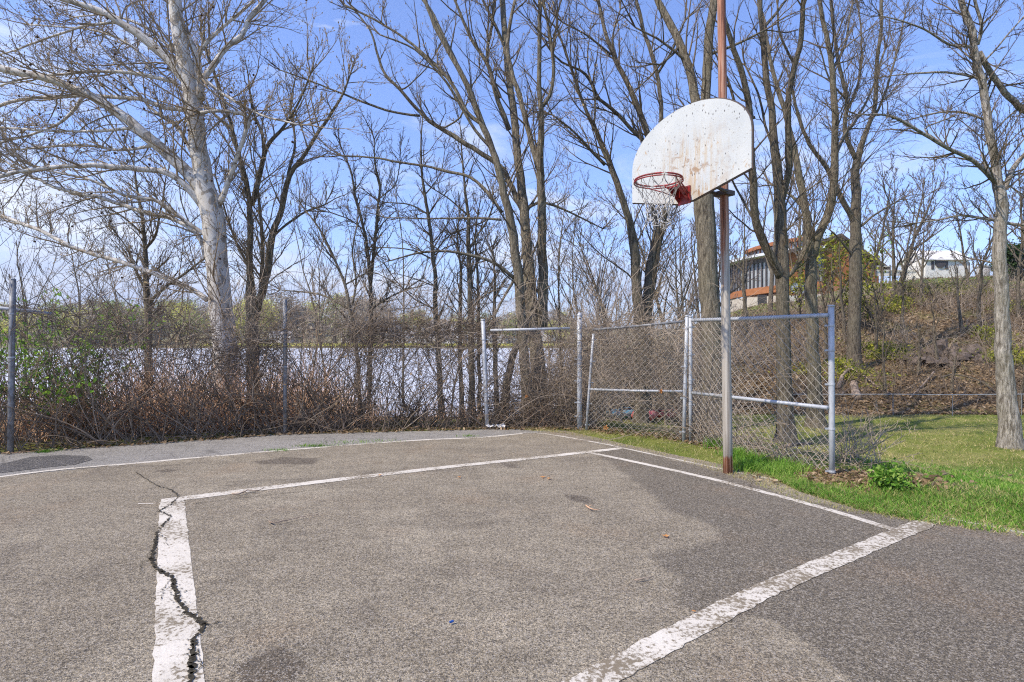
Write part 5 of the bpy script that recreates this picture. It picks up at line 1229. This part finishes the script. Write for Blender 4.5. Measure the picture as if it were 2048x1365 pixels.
log_("fallen_branch", "dark curved branch crossing behind the short log", [(1676, 21.6, .1), (1688, 22.4, .35), (1704, 23.2, .3)], (.08, .05))
log_("fallen_branch", "straight branch slanting up toward the dark rocks", [(1820, 20.4, .05), (1845, 21.4, .1), (1868, 22.6, .25)], (.032, .035))
log_("fallen_branch", "long low dark branch under the rock heap", [(1880, 22.2, .15), (1910, 22.4, .2), (1960, 21.6, .15), (1992, 20.6, .1)], (.035, .025), mat=M_BARK_DARK)
log_("fallen_branch", "grey stub slanting toward the short log's foot", [(1684, 21.0, .05), (1705, 21.7, .1)], (.035, .03))
log_("fallen_branch", "dark fallen branch on the grass behind the wide panel", [(1560, 8.2, .03), (1600, 8.0, .12), (1625, 7.8, .15)], (.03, .015))
log_("fallen_branch", "curved dead branch low by the water behind the lakeside fence", [(600, 12.5, .35), (640, 12.3, .55), (680, 12.3, .5), (720, 12.5, .2)], (.03, .02), mat=M_BARK_DARK)
# wire fence at the foot of the bank
wf0 = (1665, 18.3); ps = []
for px in (1560, 1665, 1786, 1905, 2043, 2160): D_ = 18.4; x = (px - CX) / F * D_; ps.append(np.array([x, D_, gz(x, D_)]))
org = ps[0]; wf = empty("wire_fence", org, "low thin wire fence with slim posts along the foot of the bank", "fence")
for p_ in ps: mb = MR(org); mb.tube([p_ - (0, 0, .1), p_ + (0, 0, .74)], .014, 6); mb.build("fence_post", M_GALVDARK, wf)
mb = MR(org)
mb.tube(np.array([p_ + (0, 0, .72) for p_ in ps]), .010, 6)
mb.build("top_rail", M_GALV, wf)
mb = MR(org); top = [p_ + (0, 0, .70) for p_ in ps]
for a, b in zip(ps[:-1], ps[1:]): mesh_panel(mb, a + (0, 0, .03), b + (0, 0, .03), a + (0, 0, .7), b + (0, 0, .7), .11, .0016, .02, 5)
mb.build("wire_mesh", M_WIREDARK, wf)

def kayak(label, px, D_, L, ang, mat, seed, w=.62, h=.36):
    x = (px - CX) / F * D_; base = np.array([x, D_, gz(x, D_)]); mb = MR(base); n = 13; s = np.linspace(-1, 1, n); ca, sa = math.cos(ang), math.sin(ang)
    ring = []
    for t in s:
        wd = w / 2 * (1 - abs(t) ** 2.4) ** .8 + .01; hh = h * (.62 + .38 * (1 - t * t)) ; row = []
        for a in np.linspace(0, 2 * math.pi, 12, endpoint=False):
            y_ = math.cos(a) * wd; z_ = h * .5 + math.sin(a) * hh * .5 * (1 - abs(t) ** 5 * .8) + abs(t) ** 3 * .07
            row.append(base + (ca * t * L / 2 - sa * y_, sa * t * L / 2 + ca * y_, z_))
        ring.append(row)
    v = np.array(ring).reshape(-1, 3); i = np.arange(n * 12).reshape(n, 12); mb.add(v, [np.stack([i[:-1], np.roll(i, -1, 1)[:-1], np.roll(i, -1, 1)[1:], i[1:]], -1).reshape(-1, 4), i[0][None, ::-1], i[-1][None]])
    root = empty("kayak", base, label, "kayak"); mb.build("hull", mat, root, True)
    mc = MR(base); th = np.linspace(0, 2 * math.pi, 17); mc.tube(np.array([base + (ca * .42 * math.cos(a) - sa * .2 * math.sin(a), sa * .42 * math.cos(a) + ca * .2 * math.sin(a), h * .98) for a in th]), .025, 6, False)
    mc.build("cockpit_rim", M_BLACKSTEEL, root)
M_KB = mat_plain("blue_hull", (0.16, 0.38, 0.50), (0.12, 0.30, 0.42), 4, .4, .5); M_KP = mat_plain("coral_hull", (0.85, 0.20, 0.18), (0.72, 0.14, 0.13), 4, .4, .5); M_KR = mat_plain("red_hull", (0.75, 0.10, 0.09), (0.6, 0.07, 0.06), 4, .4, .5)
kayak("pale blue kayak lying behind the leaning panel, left of the red ones", 1250, 17.6, 1.5, .5, M_KB, 1); kayak("coral red kayak between the blue and the small red kayak", 1288, 17.0, 1.3, 1.0, M_KP, 2, .7, .42); kayak("red kayak nearest the paired posts", 1331, 17.8, 1.4, .7, M_KR, 3, .5, .26)

# ------------------------------------------------------------------ curved building, shed, tank, rails on top of the bank
M_ORANGE = mat_plain("orange_cedar_siding", (0.36, 0.15, 0.065), (0.24, 0.095, 0.042), 3, .8, .2)
M_BLOCK = mat_plain("beige_block_wall", (0.46, 0.41, 0.34), (0.36, 0.32, 0.27), 5, .9, .2)
M_EAVE = mat_plain("pale_eave_metal", (0.60, 0.62, 0.64), (0.48, 0.5, 0.52), 3, .5, .4)
M_ROOFD = mat_plain("dark_shingle", (0.09, 0.075, 0.065), (0.14, 0.11, 0.09), 6, .9, .2)
M_FRAMED = mat_plain("dark_window_frame", (0.05, 0.045, 0.045), (0.08, 0.07, 0.07), 6, .5, .4)
M_GLASS = mat_plain("window_glass", (0.42, 0.45, 0.48), (0.16, 0.18, 0.20), .6, .12, .8)
M_WHITE = mat_plain("white_siding", (0.74, 0.72, 0.68), (0.62, 0.60, 0.57), 4, .7, .3)
M_TANK = mat_plain("grey_tank", (0.36, 0.36, 0.35), (0.28, 0.28, 0.28), 3, .7, .3)
DB = 50.0
bx, by = (1602 - CX) / F * (DB + 7), DB + 7.2; R_ = 7.3
def yz(py, D_): return H - (py - CY) / F * D_
bbase = np.array([bx, by, gz(bx, by)])
bl_ = empty("curved_building", bbase, "round-fronted building with orange wood bands and tall windows behind the trees", "building")
def arcwall(mb, r0, r1, z0, z1, a0, a1, n=26, tiltz=0.0):
    a = np.linspace(a0, a1, n); i0 = np.array([(bx + r0 * math.cos(t), by + r0 * math.sin(t)) for t in a]); i1 = np.array([(bx + r1 * math.cos(t), by + r1 * math.sin(t)) for t in a])
    f = np.linspace(0, 1, n) * tiltz
    v = np.concatenate([np.c_[i1, z0 + f], np.c_[i1, z1 + f], np.c_[i0, z0 + f], np.c_[i0, z1 + f]]); k = np.arange(n - 1); q = []
    for u, w in ((0, 1), (3, 2), (1, 3), (2, 0)): q.append(np.stack([k + u * n, k + 1 + u * n, k + 1 + w * n, k + w * n], 1))
    q.append(np.array([[0, n, 3 * n, 2 * n], [n - 1, 3 * n - 1, 4 * n - 1, 2 * n - 1]])); mb.add(v, q)
a0, a1 = math.radians(178), math.radians(257)
zA, zB, zC, zD, zE = yz(640, 52), yz(588, 50), yz(574, 50), yz(528, 50), yz(500, 52)
mb = MR(bbase); arcwall(mb, R_ - .3, R_, gz(bx, by - 9) - 3, zB, a0, a1); wl_ = mb.build("block_wall", M_BLOCK, bl_)
mb = MR(bbase); arcwall(mb, R_ - .3, R_ + .12, zB, zC, a0, a1, tiltz=.5); mb.build("cedar_band", M_ORANGE, bl_)
mb = MR(bbase); arcwall(mb, R_ - .25, R_ - .12, zC, zD + .6, a0, a1, tiltz=.4); gl = mb.build("window_glazing", M_GLASS, bl_)
mb = MR(bbase)
for t in np.linspace(a0, a1, 24): c_ = np.array([bx + (R_ + .0) * math.cos(t), by + (R_ + .0) * math.sin(t), (zC + zD) / 2 + .4]); mb.box(c_, (.12, .12, zD - zC + .8), t)
arcwall(mb, R_ - .1, R_ + .02, zD + .35, zD + .75, a0, a1, tiltz=.4); mb.build("window_frame", M_FRAMED, gl)
mb = MR(bbase); arcwall(mb, R_ - .3, R_ + .9, zD + .75, zD + 1.0, a0, a1, tiltz=.55); mb.build("eave", M_EAVE, bl_)
mb = MR(bbase); arcwall(mb, R_ - 2.2, R_ - 2.0, zD + .9, zE + .4, a0, a1, tiltz=.6); cg = mb.build("clerestory_glazing", M_GLASS, bl_)
mb = MR(bbase)
for t in np.linspace(a0, a1, 15): c_ = np.array([bx + (R_ - 1.95) * math.cos(t), by + (R_ - 1.95) * math.sin(t), (zD + zE) / 2 + .8]); mb.box(c_, (.1, .1, zE - zD), t)
mb.build("window_frame", M_ORANGE, cg)
mb = MR(bbase); arcwall(mb, .2, R_ - 1.6, zE + .4, zE + .75, a0, a1, tiltz=.6); mb.build("roof", M_ORANGE, bl_)
mb = MR(bbase); c_ = P(1537, 603, 48.9); mb.box((c_[0], by - R_ - .02 + .25, c_[2]), (.8, .12, 1.3)); mb.build("door", M_FRAMED, bl_)
# gabled cedar wing to the right
x0_, x1_ = (1578 - CX) / F * 50, (1765 - CX) / F * 50; yf = 50.5; yb = 60
zw0 = yz(600, 50) - 2.0; ze = yz(535, 50); zp = yz(474, 50); xp = (1683 - CX) / F * 50; zl = yz(506, 50)
mb = MR(bbase); mb.prism([(x0_, yf, zw0), (x1_, yf, zw0), (x1_, yf, ze), (xp, yf, zp), (x0_, yf, zl)], (0, 1, 0), yb - yf); mb.build("cedar_wall", M_ORANGE, bl_)
mb = MR(bbase)
for (xa, za), (xb_, zb_) in (((x0_ - .4, zl - .2), (xp, zp)), ((xp, zp), (x1_ + .7, ze - .35))): mb.prism([(xa, yf - .5, za + .03), (xb_, yf - .5, zb_ + .03), (xb_, yf - .5, zb_ + .33), (xa, yf - .5, za + .33)], (0, 1, 0), yb - yf + 1)
mb.build("gable_roof", M_ROOFD, bl_)
mb = MR(bbase); c_ = np.array([(1600 - CX) / F * 50.3, yf - .03, yz(576, 50.3)]); mb.prism([c_ + (.85 * math.cos(a), 0, .55 * math.sin(a)) for a in np.linspace(0, 2 * math.pi, 9)[:-1] + .39], (0, -1, 0), .06); wi = mb.build("octagonal_window", M_GLASS, bl_)
mb = MR(bbase); q_ = np.array([c_ + (.9 * math.cos(a), -.07, .6 * math.sin(a)) for a in np.linspace(0, 2 * math.pi, 9) + .39]); mb.tube(q_, .05, 5, False); mb.build("window_frame", M_FRAMED, wi)
mb = MR(bbase); mb.box(((1616 - CX) / F * 50, yf - .35, yz(606, 50)), (3.6, .5, 1.3)); mb.build("white_low_wall", M_WHITE, bl_)
# shed
DS = 44.0; sx0, sx1 = (1851 - CX) / F * DS, (1937 - CX) / F * DS; xr = (1957 - CX) / F * (DS + 2.5)
szb = gz((sx0 + sx1) / 2, DS) ; szb = min(szb, yz(560, DS)); sze, szp = yz(520, DS), yz(503, DS + 1)
sb = np.array([(sx0 + sx1) / 2, DS, szb]); sh = empty("white_shed", sb, "small white shed with pale pitched roof on top of the bank", "shed")
mb = MR(sb); mb.prism([(sx1, DS, szb - .5), (sx1, DS + 2.8, szb - .5), (sx1, DS + 2.8, sze), (sx1, DS + 1.4, szp), (sx1, DS, sze)], (-1, 0, 0), sx1 - sx0); mb.build("wall", M_WHITE, sh)
mb = MR(sb)
for ya, za, yb_, zb_ in ((DS - .2, sze - .08, DS + 1.4, szp), (DS + 1.4, szp, DS + 3.0, sze - .08)): mb.prism([(sx1 + .15, ya, za + .02), (sx1 + .15, yb_, zb_ + .02), (sx1 + .15, yb_, zb_ + .12), (sx1 + .15, ya, za + .12)], (-1, 0, 0), sx1 - sx0 + .3)
mb.build("roof", M_WHITE, sh)
for px in (1865, 1893): mb = MR(sb); mb.box(((px - CX) / F * DS, DS - .02, yz(531, DS)), (.2, .05, .65)); mb.build("window", M_FRAMED, sh)
mb = MR(sb); c_ = np.array([(1880 - CX) / F * DS, DS - .1, yz(526, DS)]); mb.prism([c_ + (.42 * math.cos(a), 0, .42 * math.sin(a)) for a in np.linspace(0, 2 * math.pi, 17)[:-1]], (0, 1, 0), .08); mb.build("round_vent", M_FRAMED, sh)
mb = MR(sb); mb.box(((1938 - CX) / F * DS + .05, DS + .45, (szb + sze) / 2 - .2), (.06, .9, sze - szb)); mb.build("door", mat_plain("brown_door", (.22, .17, .14), None, 4), sh)
tb = np.array([(1966 - CX) / F * 43, 43, gz((1966 - CX) / F * 43, 43)]); tk = empty("grey_tank", tb, "squat grey water tank just right of the white shed", "tank")
mb = MR(tb); mb.tube([tb - (0, 0, .5), (tb[0], tb[1], yz(536, 43))], .43, 16); mb.build("drum", M_TANK, tk, True)
mb = MR(tb); mb.tube([(tb[0], tb[1], yz(536, 43)), (tb[0], tb[1], yz(533.5, 43)), (tb[0], tb[1], yz(531, 43))], np.array([.47, .47, .2]), 16); mb.build("lid", M_TANK, tk)
# rail fence between building and shed
rb = [np.array([(px - CX) / F * 45, 45, 0]) for px in (1752, 1780, 1808, 1836, 1850)]
for q_ in rb: q_[2] = min(gz(q_[0], q_[1]), yz(558, 45))
rf = empty("white_railing", rb[0], "pale panel railing between the curved building and the white shed", "railing")
for q_ in rb: mb = MR(rb[0]); mb.tube([q_ - (0, 0, .3), up(q_, yz(530, 45))], .05, 6); mb.build("post", M_FRAMED, rf)
for z in (yz(533, 45), yz(541, 45)): mb = MR(rb[0]); mb.tube([up(rb[0], z), up(rb[-1], z)], .035, 6); mb.build("rail", M_WHITE, rf)
mb = MR(rb[0]); mb.box((up(rb[1], 0) + up(rb[2], 0)) / 2 + (0, .1, yz(546, 45)), (3.4, .04, .5)); mb.build("panel", M_WHITE, rf)

# leafy trees near the building and the evergreen
auto_tree("yellow_green_tree", "yellow-green feathery tree in front of the gabled cedar wing", "tree", 1668, 30, 480, 401, spread=.5, forks=10, base_w=8, k=(5, 5, 0), t0=.1, fan=1.0, leaves=(M_LEAFYEL, 7, .10, .55))
auto_tree("yellow_green_tree", "yellow-green low tree spreading left of the tall bank tree", "tree", 1600, 33, 540, 402, spread=.6, forks=9, base_w=6, k=(5, 5, 0), t0=.1, fan=1.1, leaves=(M_LEAFYEL, 6, .10, .4))
auto_tree("yellow_green_tree", "yellow-green bushy tree right of the tall bank tree", "tree", 1750, 29, 500, 403, spread=.5, forks=9, base_w=6, k=(5, 5, 0), t0=.08, fan=1.1, leaves=(M_LEAFYEL, 6, .09, .3), stems=2)
auto_tree("budding_tree", "slim tree with fresh green buds above the bushy tree", "tree", 1765, 33, 440, 404, spread=.45, forks=8, base_w=8, k=(5, 4, 0), t0=.3, leaves=(M_LEAFNEW, 2, .06, .2))
auto_tree("evergreen_tree", "dark evergreen right of the grey tank at the frame edge", "tree", 2030, 40, 500, 405, spread=.5, forks=14, base_w=12, k=(6, 6, 0), t0=.02, fan=1.3, leaves=(M_LEAFDARK, 9, .12, .9))

# ------------------------------------------------------------------ far shore
r = np.random.RandomState(500)
M_FARLEAF = mat_leaf("far_yellow_foliage", (.42, .42, .07), (.66, .64, .12), (.80, .76, .22)); M_FARBARE = mat_leaf("far_bare_crown", (.24, .20, .15), (.38, .33, .25), (.50, .44, .35)); M_FARGREEN = mat_leaf("far_green_foliage", (.18, .22, .06), (.32, .36, .10), (.44, .46, .15))
def far_proto(mat, seed, n=1300, wide=1.0):
    r = np.random.RandomState(seed); hh = 9.0; tm = MB(); tm.tube([(0, 0, -1), (0, 0, 4), (.3, 0, 8)], np.array([.3, .22, .08]), 6)
    cm = MB(); c = []
    for _ in range(16):
        a = r.rand() * 6.28; q = r.rand() ** .5 * 2.6 * wide; z = r.uniform(3.2, 8.4); q *= math.sin(math.pi * min(1, max(.12, (z - 2) / 7.6))); o = np.array([q * math.cos(a), q * math.sin(a), z]); c.append(o + r.randn(n // 16, 3) * (.85, .85, .6)); tm.tube([(0, 0, z * .5), tuple(o * .6 + (0, 0, z * .2)), tuple(o)], np.array([.1, .06, .03]), 4)
    leaf_cards(cm, np.concatenate(c), .22, r)
    return tm, cm, mat, np.repeat(r.rand(cm.n // 4), 4)
meshes = []
for mi, (mt, sd) in enumerate([(M_FARLEAF, 1), (M_FARBARE, 2), (M_FARGREEN, 3), (M_FARBARE, 4)]):
    tm, cm, mt, shd = far_proto(mt, sd); t_o = tm.build("trunk", M_BARK_DARK); c_o = cm.build("crown", mt, attr={'shade': ('FLOAT', shd)}); meshes.append((t_o.data, c_o.data)); bpy.data.objects.remove(t_o); bpy.data.objects.remove(c_o)
labs = ["small yellow-leaved tree on the far shore of the lake", "small brownish bare tree on the far shore of the lake", "small dull green tree on the far shore of the lake", "small brownish bare tree on the far shore of the lake"]
grps = ["yellow-leaved trees on the far shore", "bare trees on the far shore", "green trees on the far shore", "bare trees on the far shore"]
for i in range(190):
    D_ = 252 + 150 * r.rand() ** 1.3; px = r.uniform(-40, 1130); k = r.choice(4, p=[.36, .25, .19, .20])
    if 760 < px < 1050 and D_ < 300 and r.rand() < .6: continue
    x = (px - CX) / F * D_; e_ = empty("lakeside_tree", (x, D_, gz(x, D_) - .3), labs[k], "tree", grps[k]); s = r.uniform(1.0, 2.0) * (.75 if px > 780 else 1.1 if px < 500 else 1.4); e_.scale = (s * 1.2, s * 1.2, s); e_.rotation_euler = (0, 0, r.rand() * 6)
    for nm, me in zip(("trunk", "crown"), meshes[k]): link(bpy.data.objects.new(nm, me), e_)
# houses along the far shore
def house(px, D_, w, d_, hh, wallm, roofm, lab, grp, name="lakeside_house"):
    x = (px - CX) / F * D_; z = gz(x, D_); b = np.array([x, D_, z]); e_ = empty(name, b, lab, "house", grp)
    mb = MR(b); mb.prism([(x + w / 2, D_, z - .5), (x + w / 2, D_ + d_, z - .5), (x + w / 2, D_ + d_, z + hh), (x + w / 2, D_ + d_ / 2, z + hh * 1.45), (x + w / 2, D_, z + hh)], (-1, 0, 0), w); mb.build("wall", wallm, e_)
    mb = MR(b)
    for ya, za, yb_, zb_ in ((D_ - .3, hh - .1, D_ + d_ / 2, hh * 1.45), (D_ + d_ / 2, hh * 1.45, D_ + d_ + .3, hh - .1)): mb.prism([(x + w / 2 + .3, ya, z + za + .03), (x + w / 2 + .3, yb_, z + zb_ + .03), (x + w / 2 + .3, yb_, z + zb_ + .25), (x + w / 2 + .3, ya, z + za + .25)], (-1, 0, 0), w + .6)
    mb.build("roof", roofm, e_)
    for k in range(max(2, int(w / 2.2))): mb = MR(b); mb.box((x - w / 2 + (k + .5) * w / max(2, int(w / 2.2)), D_ - .02, z + hh * .55), (.8, .1, .9)); mb.build("window", M_FRAMED, e_)
M_GREYROOF = mat_plain("grey_roof", (.30, .29, .29), (.22, .21, .21), 3); M_REDROOF = mat_plain("red_brick", (.50, .16, .08), (.38, .11, .06), 3)
for px, D_, w, hh in [(812, 300, 7, 3), (858, 310, 6, 3), (920, 318, 7, 3), (970, 322, 6, 3), (1000, 305, 5, 3), (880, 335, 8, 3.2), (1020, 330, 7, 3), (800, 262, 5, 2.6), (822, 270, 6, 2.8), (846, 258, 5, 2.5), (866, 280, 7, 3.0), (890, 262, 5, 2.5), (905, 285, 6, 3), (930, 256, 4.5, 2.4), (955, 268, 6, 2.8), (978, 290, 7, 3.1), (992, 258, 5, 2.5), (1010, 274, 6, 2.8), (1030, 262, 5, 2.6), (1045, 288, 6, 3), (780, 285, 7, 3), (700, 275, 6, 2.8), (560, 272, 7, 2.9), (1068, 268, 6, 2.8), (1090, 280, 7, 3)]:
    house(px, D_, w * 1.5, 5, hh * 1.35, M_WHITE, M_GREYROOF, "small white cabin among the trees across the lake", "white cabins across the lake")
house(716, 330, 16, 9, 5.0, M_REDROOF, M_REDROOF, "large red brick house on the rise across the lake", None, "brick_house")
# wood on the far slopes as one mass
n = 26000; X_ = r.uniform(-620, 140, n); Y_ = r.uniform(300, 900, n); nn = fbm(X_ * .02, Y_ * .02); k_ = (nn > .40) & (X_ / Y_ < .12) & (X_ / Y_ > -1.1); X_, Y_ = X_[k_], Y_[k_]; q_ = np.c_[X_, Y_, ground(X_, Y_) + r.uniform(.5, 8, len(X_))]; mb = MB(); leaf_cards(mb, q_, 2.2, r)
tag(mb.build("distant_wood", M_FARBARE, attr={'shade': ('FLOAT', np.repeat(r.rand(mb.n // 4), 4))}), "brownish leafless wood on the slopes beyond the lake", "wood", kind='stuff')
n = 16000; X_ = r.uniform(-140, 30, n); mb = MB(); Y_ = r.uniform(245.5, 256, n); leaf_cards(mb, np.c_[X_, Y_, ground(X_, Y_) + r.rand(n) * .9], .35, r); tag(mb.build("shore_grass", M_FARLEAF, attr={'shade': ('FLOAT', np.repeat(r.rand(mb.n // 4), 4))}), "yellow-green grass edging the far shore", "grass", kind='stuff')

# ------------------------------------------------------------------ small things on the court
def stick(label, pxs, rad, seed, mat=M_LOG, lift=.012, side=None):
    pts = [G(x, y, .02) for x, y in pxs]; r = np.random.RandomState(seed); q = catmull(np.array(pts), .04); q[:, 2] = .016 + rad + np.abs(r.randn(len(q))) * .004; base = q[0].copy(); base[2] = 0.01
    mb = MR(base); mb.tube(q + r.randn(len(q), 3) * .0015, np.linspace(rad, rad * .4, len(q)), 7)
    if side is not None: mb.tube([q[side], q[side] + (.03, .02, .012), q[side] + (.055, .02, .006)], np.array([rad * .6, rad * .4, rad * .2]), 5)
    o = mb.build("fallen_twig", mat, smooth=True); o.location = tuple(base); return tag(o, label, "twig")
stick("curved grey twig lying across the upper painted key line", [(464, 990), (478, 989), (495, 983), (512, 983), (528, 979)], .008, 1, side=3)
stick("long thin pale twig inside the key below the curved twig", [(538, 1043), (546, 1048), (575, 1042), (600, 1036), (638, 1030)], .006, 2, side=2)
stick("short pale twig beside the dark stain in the middle", [(1172, 1013), (1184, 1020), (1200, 1020)], .007, 3, M_REED, side=1)
stick("thin twig lying alone right of the court's centre", [(1270, 1161), (1290, 1158), (1306, 1154)], .005, 4)
def mleaf(label, px, py, size, seed, mat=None):
    r = np.random.RandomState(seed); c = G(px, py, .014); n = 15; a0 = r.rand() * 6; v = []
    for k in range(n):
        a = a0 + k * 2 * math.pi / n; rr_ = size * (1.0 if k % 3 == 0 else .45 if k % 3 == 1 else .62) * r.uniform(.85, 1.1); v.append(c + (rr_ * math.cos(a), rr_ * math.sin(a), .004 + .35 * rr_ * r.rand()))
    V = np.array([c + (0, 0, .006)] + v); i = np.arange(n); mb = MR(c); mb.add(V, [np.stack([np.zeros(n, int), i + 1, (i + 1) % n + 1], 1)])
    o = mb.build("fallen_leaf", mat or M_LEAFORANGE, attr={'shade': ('FLOAT', r.rand(n + 1))}); o.location = tuple(c); return tag(o, label, "leaf")
mleaf("orange dead leaf lying alone near the dark asphalt boundary", 1331, 1073, .035, 1); mleaf("tan dead leaf, left one near the top of the key", 919, 955, .032, 2); mleaf("tan curled leaf above the centre stain", 1086, 955, .035, 3)
mleaf("tan dead leaf touching the curled leaf", 1098, 958, .03, 6); mleaf("orange leaf lying on the upper painted key line", 760, 951, .03, 4); mleaf("small tan leaf by the worn free-throw line", 1388, 1224, .014, 5)
def leaf_at(label, p_, size, seed):
    r = np.random.RandomState(seed); c = np.asarray(p_, float); n = 15; V = [c]
    for k in range(n):
        a = k * 2 * math.pi / n; rr_ = size * (1.0 if k % 3 == 0 else .45 if k % 3 == 1 else .65); V.append(c + (rr_ * math.cos(a), -.02 + .015 * r.randn(), rr_ * math.sin(a)))
    i = np.arange(n); mb = MR(c); mb.add(np.array(V), [np.stack([np.zeros(n, int), i + 1, (i + 1) % n + 1], 1)])
    o = mb.build("caught_leaf", M_LEAFORANGE, attr={'shade': ('FLOAT', r.rand(n + 1))}); o.location = tuple(c); tag(o, label, "leaf")
leaf_at("orange maple leaf caught on the wide panel's middle rail", P(1571, 809, 6.6), .035, 1); leaf_at("orange maple leaf caught on the leaning panel's middle rail", P(1321, 783, 8.2), .04, 2)
leaf_at("orange leaf stuck in the mesh left of the corner post", P(1053, 793, 9.2), .035, 3); leaf_at("brown leaf at the foot of the leaning panel", P(1211, 855, 8.9), .05, 4)
mb = MR(G(902, 1244, .012)); c_ = G(902, 1244, .02); mb.box(c_, (.016, .010, .008), .4); mb.box(c_ + (.008, .004, .002), (.008, .012, .006), 1.0); o = mb.build("plastic_scrap", mat_plain("blue_plastic", (.02, .09, .35), None, 3, .4)); o.location = tuple(G(902, 1244, .012)); tag(o, "tiny blue plastic scrap on the court near the front", "scrap")
# crumpled litter by the steel post
r = np.random.RandomState(4); c_ = G(990, 856, .03) + (0, .1, 0); mb = MR(c_); g_ = 9; gx_, gy_ = np.meshgrid(np.linspace(-.16, .16, g_), np.linspace(-.08, .08, g_)); v = np.stack([gx_ + r.randn(g_, g_) * .01, gy_ + r.randn(g_, g_) * .01, np.abs(r.randn(g_, g_)) * .025], -1).reshape(-1, 3) + c_; i = np.arange(g_ * g_).reshape(g_, g_)
mb.add(v, [np.stack([i[:-1, :-1], i[:-1, 1:], i[1:, 1:], i[1:, :-1]], -1).reshape(-1, 4)]); o = mb.build("paper_litter", M_WHITE); o.location = tuple(c_); tag(o, "crumpled white litter at the foot of the steel post with loose rail", "litter")

# ------------------------------------------------------------------ air
hz = MB(); hz.box((-100, 1900, 165), (9400, 5200, 340)); hzo = None
mh = bpy.data.materials.new("haze"); mh.use_nodes = True; nh = mh.node_tree.nodes
for n_ in list(nh):
    if n_.type == 'BSDF_PRINCIPLED': nh.remove(n_)
pv = nh.new('ShaderNodeVolumePrincipled'); pv.inputs['Color'].default_value = (.72, .80, .95, 1); pv.inputs['Density'].default_value = .00022; pv.inputs['Anisotropy'].default_value = .2
mh.node_tree.links.new(pv.outputs[0], nh['Material Output'].inputs['Volume'])
tag(hz.build("haze", mh), "thin bluish air over the lake and hills", "haze", kind='stuff')
